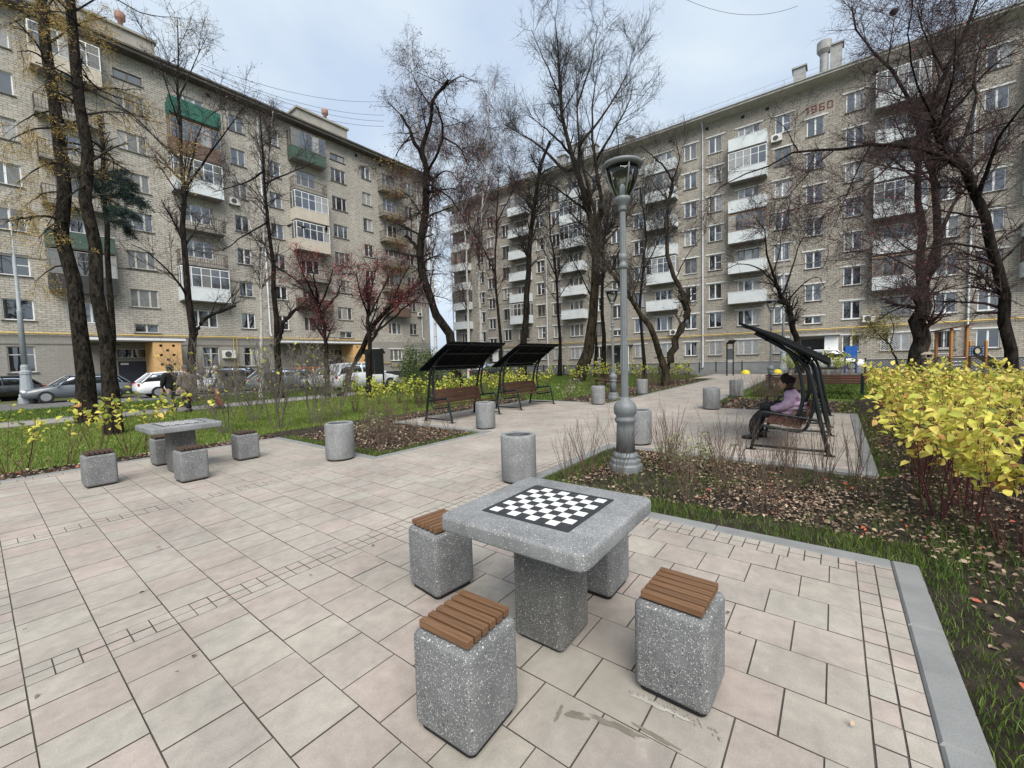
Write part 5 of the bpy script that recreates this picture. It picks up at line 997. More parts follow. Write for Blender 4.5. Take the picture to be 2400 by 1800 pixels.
# ---- big trees on the right
d = 15.5
tree('massive forked grey trunk behind the yellow hedge on the right', [([base(2146, d)]+PX(d, (2149, 860), (2152, 800), (2157, 711), (2163, 675)), 0.288, 0.216), (PX(d, (2160, 685), (2157, 600), (2155, 500, .3), (2150, 420, .5), (2154, 345, .8), (2159, 286, 1), (2120, 211, 1.2), (2081, 151, 1.2), (2060, 142, 1.3), (2020, 84, 1.4), (1992, 60, 1.5), (1996, 15, 1.6)), 0.137, 0.025), (PX(d, (2165, 680), (2185, 640), (2202, 590), (2196, 500, -.4), (2188, 420, -.8), (2171, 290, -1), (2201, 196, -1.2), (2225, 145, -1.3), (2262, 75, -1.5), (2286, 0, -1.6), (2300, -80, -1.7)), 0.144, 0.029),
      (PX(d, (2081, 151, 1.2), (2093, 60, 1.3), (2110, 10, 1.4)), 0.025, 0.011), (PX(d, (2205, 560), (2240, 470, .5), (2300, 400, 1), (2340, 300, 1.4)), 0.072, 0.014), (PX(d, (2155, 430, .5), (2100, 380, 1.5), (2040, 330, 2.2)), 0.050, 0.011), (PX(d, (2190, 300, -1), (2260, 230, -1.8), (2330, 150, -2.4), (2390, 120, -3)), 0.058, 0.011), (PX(d, (2158, 300, 1), (2180, 200, 2), (2150, 110, 3)), 0.050, 0.011), (PX(d, (2215, 170, -1.2), (2170, 90, -2), (2150, 20, -2.6)), 0.043, 0.009), (PX(d, (2157, 640), (2080, 600, -1), (2010, 590, -1.6)), 0.036, 0.009), (PX(d, (2160, 600), (2100, 560, 1.4), (2050, 480, 2.2)), 0.036, 0.009)],
     'bark_grey', 'twig_purple', [dict(n=190, lr=(.8, 2.6), spread=.85, up=.2, src=0, t0=.3, rmin=.009, rr=.4), dict(n=3379, lr=(.4, 1.4), spread=.9, up=.1, rmin=.006), dict(n=13969, lr=(.2, .7), spread=.95, up=.05, rmin=0.0036, k=4)], 52, [(3800, .055, 'berry_dark', 3, .06, dict(asp=.6, nm='berries'))])
d = 11.0
tree('dark tree at the right edge with one long limb reaching left', [([base(2372, d)]+PX(d, (2368, 900), (2362, 800), (2352, 681), (2332, 600), (2304, 515), (2292, 482), (2262, 400), (2231, 346), (2205, 300), (2189, 286)), 0.132, 0.086), (PX(d, (2262, 398), (2210, 365), (2156, 346), (2035, 339, .3), (1900, 355, .6), (1869, 355, .7), (1791, 391, .9), (1694, 435, 1.2), (1655, 471, 1.3)), 0.063, 0.008), (PX(d, (2240, 362), (2289, 241, .6), (2283, 181, 1), (2300, 100, 1.3)), 0.053, 0.013), (PX(d, (2290, 470), (2340, 330, -.8), (2390, 260, -1.3), (2440, 200, -1.6)), 0.059, 0.013),
      (PX(d, (1960, 348, .5), (1900, 400, 0), (1840, 470, -.4), (1800, 540, -.6)), 0.020, 0.005), (PX(d, (2040, 340, .3), (2000, 420, 1), (1960, 520, 1.4), (1940, 560, 1.5)), 0.020, 0.005), (PX(d, (1870, 355, .7), (1840, 300, 1.2), (1800, 270, 1.6)), 0.020, 0.005), (PX(d, (2120, 343, .2), (2050, 420, -.8), (1950, 470, -1.4)), 0.026, 0.007), (PX(d, (2330, 590), (2230, 570, -1), (2120, 600, -2), (2040, 610, -2.6)), 0.033, 0.007), (PX(d, (2345, 640), (2250, 590, 1), (2150, 640, 1.6)), 0.026, 0.007), (PX(d, (2300, 510), (2200, 490, 1.4), (2100, 450, 2.4)), 0.033, 0.007), (PX(d, (2340, 620), (2420, 540, .6), (2480, 480, 1)), 0.033, 0.008), (PX(d, (2195, 290), (2150, 200, -.8), (2130, 100, -1.3), (2140, 0, -1.8)), 0.033, 0.008), (PX(d, (2200, 300), (2230, 190, -1), (2240, 90, -1.6)), 0.033, 0.008)],
     'bark_dark', 'twig_purple', [dict(n=190, lr=(.5, 1.7), spread=.8, up=-.02, src=0, t0=.25, rmin=.007, rr=.35), dict(n=3154, lr=(.3, 1.0), spread=.85, up=0, rmin=.0045), dict(n=10815, lr=(.15, .5), spread=.9, up=0, rmin=0.0026, k=4)], 53, [(2600, .035, 'berry_dark', 3, .04, dict(asp=.7, nm='berries')), (500, .04, 'berry_red', 3, .04, dict(asp=.7, nm='berries'))])
d = 27
tree('small tree with thin olive leaves behind the hedge near the playground', [([base(2105, d)]+PX(d, (2100, 840), (2085, 810), (2060, 785), (2040, 760)), .07, .03), (PX(d, (2070, 795), (2040, 790, 1), (2015, 780, 1.5)), .03, .012), (PX(d, (2085, 812), (2095, 770, -1), (2080, 730, -1.5)), .03, .012)], 'bark_dark', 'twig_dark', [dict(n=40, lr=(.6, 1.4), spread=.9, up=.1, src=0, t0=.4, rmin=.01), dict(n=250, lr=(.3, .7), spread=.9, up=0, rmin=.007)], 54, [(2600, .11, 'leaf_olive', 2, .15, dict(asp=.5))])
# bird nest and feeder hanging in the right trees
o = MB(); q_ = at(2095, 28, 16.8); o.lathe([(.02, -.13), (.10, -.09), (.15, 0), (.13, .07), (.06, .05)], 12); tag(o.build('bird_nest', 'twig_dark', None, True, loc=tuple(q_)), 'dark round bird nest high in the top right branches', 'nest')
def feeder(x, y, d):
    q_ = at(x, y, d); t = thing('bird_feeder', 'small wooden bird feeder house hanging by the massive trunk', 'bird feeder', (q_[0], q_[1], q_[2]-.2), -.9); simple('feeder_wood', (.36, .32, .24), .8)
    b = MB(); b.b2((-.24, -.15, 0), (.24, .15, .03)); b.build('floor', 'feeder_wood', t)
    for sx in (-1, 1): b = MB(); b.b2((sx*.22-.02, -.14, .03), (sx*.22+.02, .14, .26)); b.build('side', 'feeder_wood', t)
    b = MB(); b.add([(-.29, -.2, .25), (.29, -.2, .25), (0, -.2, .42), (-.29, .2, .25), (.29, .2, .25), (0, .2, .42)], [(0, 1, 2), (5, 4, 3), (0, 2, 5, 3), (1, 4, 5, 2), (0, 3, 4, 1)]); b.build('roof', 'feeder_wood', t); b = MB(); b.b2((-.2, .1, .03), (.2, .12, .25)); b.build('back', 'hole_dark', t)
    b = MB(); b.tube([(0, 0, .42), (.0, .0, 1.35)], .008, 4); b.build('cord', 'metal_black', t)
feeder(2174, 826, 14.6); [setattr(o, 'scale', (.52, .52, .52)) for o in col.objects if o.name.startswith('bird_feeder')]
# ================================================================== SHRUBS
def shrub_proto(name, seed, nst, h, sp, stem, lf=None, nl=0, lsize=.09, twigs=0, tw_len=(.1, .3), r=.006, top=.45, asp=.62, rich=False, lean=0.0, droop=.45, tint=None, tw0=.25, up=.5, srad=.06, fsp=.02):
    g = np.random.default_rng(seed); k = 6; a = g.uniform(0, 2*PI, nst); P_ = np.zeros((nst, k, 3)); P_[:, 0, 0] = np.cos(a)*g.uniform(0, srad, nst); P_[:, 0, 1] = np.sin(a)*g.uniform(0, srad, nst); P_[:, 0, 2] = -.05
    d = unit(np.stack([np.cos(a)*sp*g.uniform(.2, 1, nst), np.sin(a)*sp*g.uniform(.2, 1, nst), np.ones(nst)], 1)); hh = h*g.uniform(.7, 1.08, nst)
    for j in range(1, k): P_[:, j] = P_[:, j-1]+d*(hh/(k-1))[:, None]; d = unit(d+g.normal(0, .09, (nst, 3))+np.array([lean, 0, .03]))
    R_ = r*g.uniform(.7, 1.2, nst)[:, None]*np.linspace(1.2, .5, k)[None]; parts = [tubes(P_, R_, 4)]; src = P_
    if twigs:
        Q, RR = grow(P_, R_, g, twigs, tw_len, spread=.6, up=up, t0=tw0, rmin=r*.45, k=4); parts.append(tubes(Q, RR, 3)); src = Q
        if twigs > 150:
            Q2, R2 = grow(Q, RR, g, twigs*3, (tw_len[0]*.5, tw_len[1]*.5), spread=.7, up=up*.6, rmin=r*.35, k=4); parts.append(tubes(Q2, R2, 3))
    t = thing(name, 'shrub', 'shrub'); V, F = merge(parts); np_mesh('stems', V, [F], stem, None, True, t)
    if lf:
        C = on(src, g, nl, 1-top if not twigs else .3, fsp); tn = np.clip(g.normal(.5, .22, nl), 0, 1) if tint is None else np.clip(g.normal(tint, .26, nl), 0, 1)
        leaves('foliage', C, lsize, lf, t, g, asp=asp, down=droop, rich=rich, axis=unit(C*np.array([1, 1, 0])+1e-6)*.8, tint=tn, flat=.6)
    return t
YH = [shrub_proto('hedge_shrub', 100+i, 10, 1.14, .40, 'stem_red', 'leaf_yellow', (190, 120, 160, 90)[i], .098, 36, (.12, .38), .0055, tw0=.55, asp=.62, rich=True, droop=.25, tint=.54, srad=.14, fsp=.05) for i in range(4)]
YS = [shrub_proto('yellow_shrub', 110+i, 5, 1.15, .6, 'stem_red', 'leaf_yellow', 46, .095, 0, r=.0050, top=.22, rich=True, tint=.36, fsp=.075, srad=.05) for i in range(3)]
LS = [shrub_proto('lime_shrub', 120+i, 14, 1.2, .28, 'stem_brown', 'leaf_lime', 120, .10, 20, (.12, .3), .006, tw0=.55, rich=False, droop=.55, tint=.55, srad=.1, fsp=.05) for i in range(3)]
BT = [shrub_proto('bare_shrub', 130+i, 9, .74, .36, 'stem_brown', None, 0, 0, 30, (.10, .32), .0030, srad=.04, up=.8) for i in range(4)]
VG = [shrub_proto('variegated_shrub', 140+i, 7, .46, .45, 'stem_brown', 'leaf_variegated', 120, .05, 20, (.06, .16), .0032, asp=.42, droop=.05, fsp=.03) for i in range(2)]
GB = [shrub_proto('grey_bare_shrub', 150+i, 8, 1.95, .5, 'twig_pale', 'leaf_lime', 50, .09, 151, (.35, 1.0), .012, asp=.7, rich=False, tint=.6, srad=.12, up=.5, fsp=.06) for i in range(3)]
GR = [shrub_proto('evergreen_bush', 160, 12, 1.9, .5, 'stem_brown', 'leaf_green', 2600, .10, 120, (.3, .8), .009, asp=.42, droop=.4, srad=.2, fsp=.12)]
used = set()
def put(protos, i, x, y, label, group=None, s=1.0, z=-.03, rz=None):
    p = protos[i % len(protos)]; rz = random.random()*6.28 if rz is None else rz
    if p.name not in used:
        used.add(p.name); o = p; o.location = (x, y, z); o.rotation_euler = (0, 0, rz); o.scale = (s, s, s); o['label'] = label
        if group: o['group'] = group
        KIDS[p.name] = list(p.children); return o
    return dup(p, (x, y, z), rz, label, group, s)
i = 0
hedge = []
for k, (x, y, s_) in enumerate(((5.35, -.78, .92), (6.1, -.74, .86), (6.9, -.80, .9))): hedge.append(put(YH, 3, x, y, 'yellow-leaved red-stemmed shrub in the dense hedge at the right edge', 'yellow hedge shrubs on the right', s_, rz=k*2.1))
for row, (yy, x0, x1, st) in enumerate(((-1.05, 4.75, 16.5, .62), (-1.72, 4.4, 16.5, .72), (-2.45, 4.0, 16, .85), (-3.2, 6.2, 15, 1.2))):
    x = x0
    while x < x1:
        hedge.append(put(YH, i, x+random.uniform(-.12, .12), yy+random.uniform(-.12, .12), 'yellow-leaved red-stemmed shrub in the dense hedge at the right edge', 'yellow hedge shrubs on the right', random.uniform(.8, 1.08)*(.88 if x < 6.3 else (.94 if x < 9 else 1)))); i += 1; x += st
# the closest sprays: leaves one can pick apart
_g = np.random.default_rng(3); LM = []
for k in range(5):
    V, T, Q, n_ = leaf_mesh(np.zeros((1, 3)), np.array([[1.0, 0, 0]]), np.array([[0, 0, 1.0]]), np.array([.105]), np.array([.62]), _g.uniform(.1, .35), True); LM.append(np_mesh('leaf', V, [T, Q], 'leaf_yellow', np.full(8, (.25, .45, .6, .75, .97)[k])).data)
    bpy.data.objects.remove([o for o in col.objects if o.data == LM[-1]][0])
for o in sorted(hedge, key=lambda q_: q_.location.x-q_.location.y)[:4]:
    for k in range(45):
        a = random.uniform(0, 6.28); rr = random.uniform(.15, .42); l_ = obj('leaf', random.choices(LM, [2, 4, 4, 2, .6])[0], o, (rr*math.cos(a), rr*math.sin(a), random.uniform(.78, 1.24))); l_.rotation_euler = (random.uniform(-.6, .6), random.uniform(-.2, .9), a+random.uniform(-.8, .8)); s_ = random.uniform(.75, 1.25); l_.scale = (s_, s_, s_)
for k, (px, py, s_) in enumerate(((18, 1112, 1.0), (62, 1102, .95), (158, 1094, 1.05), (236, 1072, 1.1), (308, 1064, 1.2), (345, 1056, 1.0), (455, 1042, 1.1))):
    q_ = gnd(px, py); put(YS, k, q_[0], q_[1]+.15, 'thin red-stemmed shrub with few yellow leaves behind the far chess table', 'yellow shrubs along the left edge of the square', s_)
for k, (px, py) in enumerate(((832, 965), (868, 972), (912, 968), (950, 962), (890, 948), (935, 945), (985, 955))):
    q_ = gnd(px, py); put(LS, k, q_[0], q_[1], 'yellow green shrub on the lawn left of the first canopy bench', 'lime shrubs left of the canopy benches', random.uniform(.85, 1.08))
for k, (px, d_) in enumerate(((1030, 14), (1058, 15.5), (1085, 14.5), (1108, 15), (1120, 16), (1150, 16.5), (1172, 16), (1205, 17), (1228, 16.5), (1255, 17.5), (1280, 17), (1140, 19), (1190, 20))):
    q_ = base(px, d_); put(LS, k, q_[0], q_[1], 'yellow green shrub behind the canopy benches on the left', 'lime shrubs behind the canopy benches', random.uniform(.85, 1.1))
for k, (px, d_) in enumerate(((1390, 22), (1420, 23), (1345, 21), (1455, 22.5), (1500, 22), (1530, 23), (1548, 22), (1575, 23), (1590, 22), (1612, 23))):
    q_ = base(px, d_); put(LS, k+1, q_[0], q_[1], 'small yellow green shrub around the forked tree trunks by the path', 'lime shrubs along the far lawn', random.uniform(.9, 1.15))
for k, (px, d_) in enumerate(((1842, 24), (1860, 25), (1930, 24), (1950, 23), (1965, 24), (1985, 22))):
    q_ = base(px, d_); put(LS, k+2, q_[0], q_[1], 'yellow shrub behind the low bench near the seated woman', 'lime shrubs behind the seated woman', random.uniform(1.1, 1.4))
for k in range(26):
    x, y = random.uniform(4.35, 6.5), random.uniform(.0, 2.75)
    if (x-5.4)**2+(y-2.25)**2 < .12: continue
    put(BT, k, x, y, 'leafless brown twiggy shrub in the leaf-strewn bed by the nearest lamp', 'bare shrubs in the right bed', random.uniform(.8, 1.25))
for (x, y, s_) in ((4.9, 2.55, 1.2), (5.1, 2.7, 1.1), (6.2, 2.6, 1.2), (6.35, 1.9, 1.25), (6.3, 1.2, 1.2), (6.4, .5, 1.15), (5.75, .1, 1.3), (5.6, -.25, 1.25), (6.3, -.2, 1.2)): put(BT, int(x*10), x, y, 'leafless brown twiggy shrub in the leaf-strewn bed by the nearest lamp', 'bare shrubs in the right bed', s_)
for (x, y) in ((5.45, 1.45), (5.85, 1.15), (6.05, 1.55), (5.6, 1.75)): put(VG, int(x*7), x, y, 'small shrub with pale variegated leaves in the right bed', 'variegated shrubs in the right bed', random.uniform(.9, 1.25))
for k in range(22): put(BT, k, random.uniform(4.3, 6.5), random.uniform(6.2, 9.2), 'leafless brown twiggy shrub in the left bed before the canopy benches', 'bare shrubs in the left bed', random.uniform(.8, 1.2))
for (x, y) in ((5.2, 7.2), (5.5, 8.0), (4.9, 7.8)): put(VG, int(x*7), x, y, 'small shrub with pale variegated leaves in the left bed', 'variegated shrubs in the left bed', 1.2)
for k in range(26): put(BT, k, random.uniform(13.1, 16.2), random.uniform(-.2, 2.8), 'leafless twiggy shrub in the bed beyond the seated woman', 'bare shrubs beyond the seated woman', random.uniform(1.0, 1.45))
for k in range(34): put(BT, k, random.uniform(13.2, 27), random.uniform(6.2, 8.2), 'leafless twiggy shrub in the long bed left of the far path', 'bare shrubs by the far path', random.uniform(1.0, 1.4))
for (px, d_) in ((1322, 15.2), (1345, 16)): q_ = base(px, d_); put(VG, px, q_[0], q_[1], 'pale variegated shrub beside the bin near the second lamp', 'variegated shrubs near the second lamp', 1.7)
for k, (px, py, s_, lb) in enumerate(((530, 1012, .95, 'leftmost leafless grey shrub behind the far chess table'), (655, 1003, 1.0, 'leafless grey shrub in the middle of the left lawn edge'), (742, 990, .95, 'leafless grey shrub left of the concrete bin'), (600, 985, .9, 'leafless grey shrub farther back on the left lawn'), (790, 975, .8, 'leafless grey shrub beside the leaning trunk'))):
    q_ = gnd(px, py); put(GB, k, q_[0], q_[1], lb, 'leafless grey shrubs', s_)
for k, (px, d_, s_, lb) in enumerate(((985, 15.5, 1.0, 'dark green leafy bush left of the first canopy bench'), (1035, 17, .95, 'dark green leafy bush behind the first canopy bench'))): q_ = base(px, d_); put(GR, k, q_[0], q_[1], lb, None, s_)
for p in YH+YS+LS+BT+VG+GB+GR:
    if p.name not in used:
        for c in list(p.children): bpy.data.objects.remove(c)
        bpy.data.objects.remove(p)
# vines on the balcony column at the end of the left building
for k in (2, 3, 4, 5, 6):
    n = 420; C = np.c_[rng.normal(30.1, 1.0, n), 40-.95-rng.uniform(-.05, .25, n), Zl[k]-1.3+rng.normal(0, .38, n)-.1]; o = leaves('vine_leaves', C-np.array([0, 40, 0]), .16, 'vine', LB.o, rng, asp=.6, down=.6)
n = 500; leaves('vine_leaves', np.c_[rng.normal(30.6, 1.5, n), -.95-rng.uniform(0, .3, n), 23.2+rng.normal(0, .5, n)], .18, 'vine', LB.o, rng, asp=.6, down=.8)
# ================================================================== GRASS AND FALLEN LEAVES
def blades(name, rects, dens, h, w_, label, seed, z=-.035, cut=None, lab=True, tint=(.45, .22), patch=None):
    g = np.random.default_rng(seed); C = []
    for r in rects:
        n = int((r[1]-r[0])*(r[3]-r[2])*dens); C.append(np.c_[g.uniform(r[0], r[1], n), g.uniform(r[2], r[3], n)])
    C = np.concatenate(C)
    if patch is not None: keep = (np.sin(C[:, 0]*patch+1.3)*np.sin(C[:, 1]*patch*1.3+.4)+.5*np.sin(C[:, 0]*patch*2.3+C[:, 1]*patch*1.7)) > g.uniform(-.5, .5, len(C)); C = C[keep]
    n = len(C); a = g.uniform(0, 2*PI, n); hh = h*g.uniform(.45, 1.15, n); le = hh*g.uniform(.1, .8, n); b_ = g.uniform(0, 2*PI, n)
    p0 = np.c_[C, np.full(n, z)]; sd_ = np.c_[np.cos(a), np.sin(a), np.zeros(n)]*w_/2; tip = p0+np.c_[np.cos(b_)*le, np.sin(b_)*le, hh]; mid = p0+np.c_[np.cos(b_)*le*.3, np.sin(b_)*le*.3, hh*.6]
    V = np.stack([p0-sd_, p0+sd_, mid+sd_*.7, mid-sd_*.7, tip], 1).reshape(-1, 3); o = np.arange(n)[:, None]*5
    q_ = np_mesh(name, V, [o+np.array([0, 1, 2, 3]), o+np.array([3, 2, 4])], 'blade', np.repeat(np.clip(g.normal(tint[0], tint[1], n), 0, 1), 5)); tag(stuff(q_), label, 'grass'); return q_
blades('grass', [(4.02, 4.48, -.5, 2.95), (4.1, 6.4, 2.58, 2.99)], 3000, .07, .0055, 'green grass growing along the kerb of the right bed', 1, tint=(.42, .22))
blades('grass', [(5.2, 6.2, .9, 1.7), (4.6, 6.6, -.6, 2.6)], 700, .085, .0055, 'grass tufts among the leaf litter of the right bed', 2, patch=1.9)
blades('grass', [(.2, 4.3, -.70, -.49), (6.7, 13, -.62, -.45)], 2600, .065, .0055, 'grass strip between the paving kerb and the hedge', 3, tint=(.42, .2))
blades('grass', [(1.0, 13, -1.1, -.62), (4.0, 4.6, -.9, -.45)], 1300, .075, .0055, 'grass patches on the soil beside the hedge', 33, tint=(.38, .2), patch=2.1)
blades('grass', [(1, 13, -1.0, -.70)], 500, .09, .006, 'patchy grass in front of the hedge stems', 4, patch=1.6)
blades('grass', [(4.02, 4.3, 6.0, 9.5), (4.02, 6.6, 6.0, 6.25)], 1500, .08, .007, 'grass along the kerb of the left bed', 5)
blades('grass', [(-8, 4.01, 10.3, 18.9), (4.01, 13.2, 10.4, 18.9)], 720, .07, .013, 'green lawn behind the far chess table', 6, tint=(.7, .18))
blades('grass', [(-10, 24, 21.0, 27.3), (13.2, 33.5, 8.2, 21)], 170, .10, .03, 'far lawn between the footpath and the parked cars', 7, tint=(.45, .2))
blades('grass', [(16.8, 33.5, -8, 2.6), (13, 16.3, -.5, -.1), (12.9, 28, 2.75, 3.0), (12.9, 28, 6.0, 6.25)], 220, .09, .02, 'grass beside the far part of the path', 8)
blades('grass', [(-5, -.49, -3, 9.5)], 500, .07, .012, 'lawn beside the left kerb of the paved square', 9, tint=(.65, .18))
def litter(name, rects, label, seed, size=.055, z=-.012, clump=None):
    g = np.random.default_rng(seed); C = []
    for (x0, x1, y0, y1, n) in rects: C.append(np.c_[g.uniform(x0, x1, n), g.uniform(y0, y1, n)])
    C = np.concatenate(C)
    if clump: keep = np.sin(C[:, 0]*clump+2)*np.sin(C[:, 1]*clump*.9+1)+g.normal(0, .5, len(C)) > -.25; C = C[keep]
    n = len(C); C = np.c_[C, z+g.uniform(0, .022, n)]; a = g.uniform(0, 2*PI, n); D = unit(np.c_[np.cos(a), np.sin(a), g.normal(0, .22, n)]); N = unit(np.array([0, 0, 1.0])+g.normal(0, .35, (n, 3))); N = unit(N-D*(N*D).sum(1, keepdims=True))
    V, T, Q, k = leaf_mesh(C, D, N, size*g.uniform(.5, 1.3, n), g.uniform(.4, .8, n), fold=.22, rich=True); tn = np.clip(g.beta(1.7, 1.9, n), 0, .94); tn[g.random(n) < .025] = 1.0
    q_ = np_mesh(name, V, [T, Q], 'litter', np.repeat(tn, k)); tag(stuff(q_), label, 'leaves')
litter('fallen_leaves', [(4.4, 6.65, -.45, 2.75, 6200), (5.0, 6.6, .0, 2.6, 2200)], 'brown fallen leaves covering the soil of the right bed', 21, .040, clump=2.4)
litter('fallen_leaves', [(1.5, 4.4, -2.4, -.65, 900), (4.2, 13, -1.6, -.5, 3600)], 'scattered fallen leaves on the soil under the hedge', 22, .045)
litter('fallen_leaves', [(4.3, 6.6, 6.2, 9.4, 2600), (6.8, 13, 9.1, 10.2, 1500), (-3, 4, 9.56, 10.2, 1200)], 'fallen leaves in the left bed and under the canopy benches', 23)
litter('fallen_leaves', [(13, 16.2, -.4, 2.8, 1100), (13, 27, 6.1, 8.2, 2600), (-6, 4, 10.4, 18.5, 260), (5, 13, 10.6, 18.5, 240)], 'fallen leaves in the far beds and on the lawn', 24, .075)
litter('fallen_leaves', [(0.1, 3.8, 2.5, 9.3, 26), (1.6, 3.8, -.3, 2.5, 9)], 'few dry leaf scraps lying on the paving', 25, .028, .006)
simple('mortar', (.25, .24, .215), .9, .2, 40)
# bare black soil clumps of mortar crumbs by the right stool
g = np.random.default_rng(9); b = MB()
for k in range(40):
    x, y = 1.762+g.normal(0, .010), .72-.0095*k+g.normal(0, .012); s_ = g.uniform(.003, .0095); b.box((x, y, .004+s_*.2), (s_*1.6, s_*1.2, s_*.7), rz=g.uniform(0, 3), rx=g.uniform(-.3, .3), taper=.7)
stuff(tag(b.build('mortar_crumbs', 'mortar'), 'pale mortar crumbs on the paving beside the right stool', 'rubble'))
# ================================================================== CARS
def paint(n, c):
    q = NT(n); q.base(c, .32, .5); q.b.inputs['Coat Weight'].default_value = .6; q.b.inputs['Coat Roughness'].default_value = .06
for n_, c_ in (('car_white', (.66, .67, .68)), ('car_silver', (.085, .10, .115)), ('car_black', (.012, .013, .015)), ('car_blue', (.14, .17, .19)), ('car_orange', (.65, .13, .03)), ('car_grey', (.09, .095, .10))): paint(n_, c_)
simple('tyre', (.015, .015, .015), .85); simple('rim', (.36, .37, .38), .35, .1, 3, metal=.6); simple('tail_red', (.35, .01, .01), .3); simple('head_glass', (.6, .62, .63), .15); simple('plate', (.6, .6, .58), .5)
def car(x, y, rz, col_, kind, label, z=-.05):
    t = thing('parked_car', label, 'car', (x, y, z), rz, 'cars parked in the yard'); suv = kind == 'suv'; H = 1.66 if suv else 1.45; belt = 1.02 if suv else .92; L = 4.4 if suv else 4.4; W_ = .9
    b = MB(); rings = []
    for (fx, w_, zb, zt) in ((-.5, .62, .42, .70), (-.485, .80, .30, .86 if suv else .80), (-.43, .93, .24, belt), (-.2, 1.0, .22, belt+.01), (.12, 1.0, .22, belt-.02), (.24, .99, .22, belt-.05), (.36, .95, .24, belt-.13), (.45, .86, .28, belt-.22), (.49, .72, .34, belt-.32), (.5, .6, .42, .58)):
        X, w_ = fx*L, w_*W_; rings.append([(X, -w_, zb+.05), (X, -w_*1.0, (zb+zt)/2), (X, -w_*.97, zt-.07), (X, -w_*.88, zt), (X, 0, zt+.025), (X, w_*.88, zt), (X, w_*.97, zt-.07), (X, w_, (zb+zt)/2), (X, w_, zb+.05), (X, w_*.85, zb), (X, -w_*.85, zb)])
    b.loft(rings); b.build('body', col_, t, True)
    gx = ((-.46, .80, belt-.04), (-.38 if suv else -.33, .68, H-.06), (-.2, .66, H), (.02, .655, H-.01), (.10, .64, H-.06), (.26, .80, belt-.07)); b = MB(); b.loft([[(fx*L, -.86*W_ if True else 0, belt-.06), (fx*L, -w_*W_*.98 if zt > belt+.1 else -.82*W_, zt-.015), (fx*L, w_*W_*.98 if zt > belt+.1 else .82*W_, zt-.015), (fx*L, .86*W_, belt-.06)] for fx, w_, zt in gx]); b.build('windows', 'car_glass', t, True)
    b = MB(); b.loft([[(fx*L, -w_*W_, zt-.05), (fx*L, -w_*W_*.9, zt+.01), (fx*L, 0, zt+.03), (fx*L, w_*W_*.9, zt+.01), (fx*L, w_*W_, zt-.05)] for fx, w_, zt in ((gx[1][0], .70, H-.045), (-.2, .69, H+.005), (.02, .685, H-.005), (.10, .66, H-.05))]); b.build('roof', col_, t, True)
    for sy in (-1, 1):
        for (fa, za, fb, zb) in ((.10, H-.04, .255, belt-.03), (-.10, H-.0, -.11, belt-.02), (gx[1][0], H-.05, -.455, belt-.02)):
            b = MB(); b.tube([(fa*L, sy*.665*W_, za), (fb*L, sy*.85*W_, zb)], .035 if fa > 0 else .04, 6); b.build('pillar', col_, t)
        b = MB(); b.box((.21*L, sy*(W_+.09), belt+.05), (.12, .16, .12)); b.build('mirror', col_, t, bevel=.02)
        b = MB(); b.box((.465*L, sy*.62*W_, belt-.30), (.16, .34, .12), rz=-sy*.35); b.build('headlight', 'head_glass', t, bevel=.02); b = MB(); b.box((-.478*L, sy*.68*W_, belt-.16), (.1, .26, .16), rz=sy*.25); b.build('tail_light', 'tail_red', t, bevel=.02)
        for fx in (-.30, .31):
            q_ = MB(); r = .345 if suv else .315; yy = sy*(W_-.10)
            q_.tube([(fx*L, yy-.11, r), (fx*L, yy+.11, r)], r, 18); wo = q_.build('wheel', 'tyre', t); q_ = MB(); q_.tube([(fx*L, yy+sy*.10, r), (fx*L, yy+sy*.118, r)], r*.64, 14); q_.build('rim', 'rim', wo)
    b = MB(); b.box((.5*L, 0, .45), (.03, .52, .12)); b.build('number_plate', 'plate', t)
    return t
def cpos(px, d): q_ = base(px, d); return q_[0], q_[1]
for (px, d_, rz, c_, k_, lb) in ((-20, 25, PI, 'car_black', 'sedan', 'dark car cut off by the left edge'), (190, 23.5, PI, 'car_silver', 'sedan', 'grey blue hatchback behind the two conifer trunks'), (428, 25.5, 0, 'car_white', 'sedan', 'white saloon car in front of the yellow entrance screen'), (560, 28.5, 0, 'car_black', 'suv', 'black estate car behind the leafless grey shrubs'), (672, 27.5, .1, 'car_blue', 'sedan', 'blue grey car half hidden behind bare shrubs'), (735, 30.5, .2, 'car_orange', 'sedan', 'orange car near the second entrance'), (782, 26.5, PI/2+.2, 'car_white', 'sedan', 'white car seen end-on behind the leaning trunk'), (852, 26.0, 0, 'car_white', 'suv', 'white crossover car behind the black information board'), (1158, 34, 0, 'car_black', 'sedan', 'black car seen under the second canopy bench roof'), (1945, 34.0, -PI/2, 'car_white', 'suv', 'white car in front of the right building beside the blue board')):
    x, y = cpos(px, d_); car(x, y, rz, c_, k_, lb)
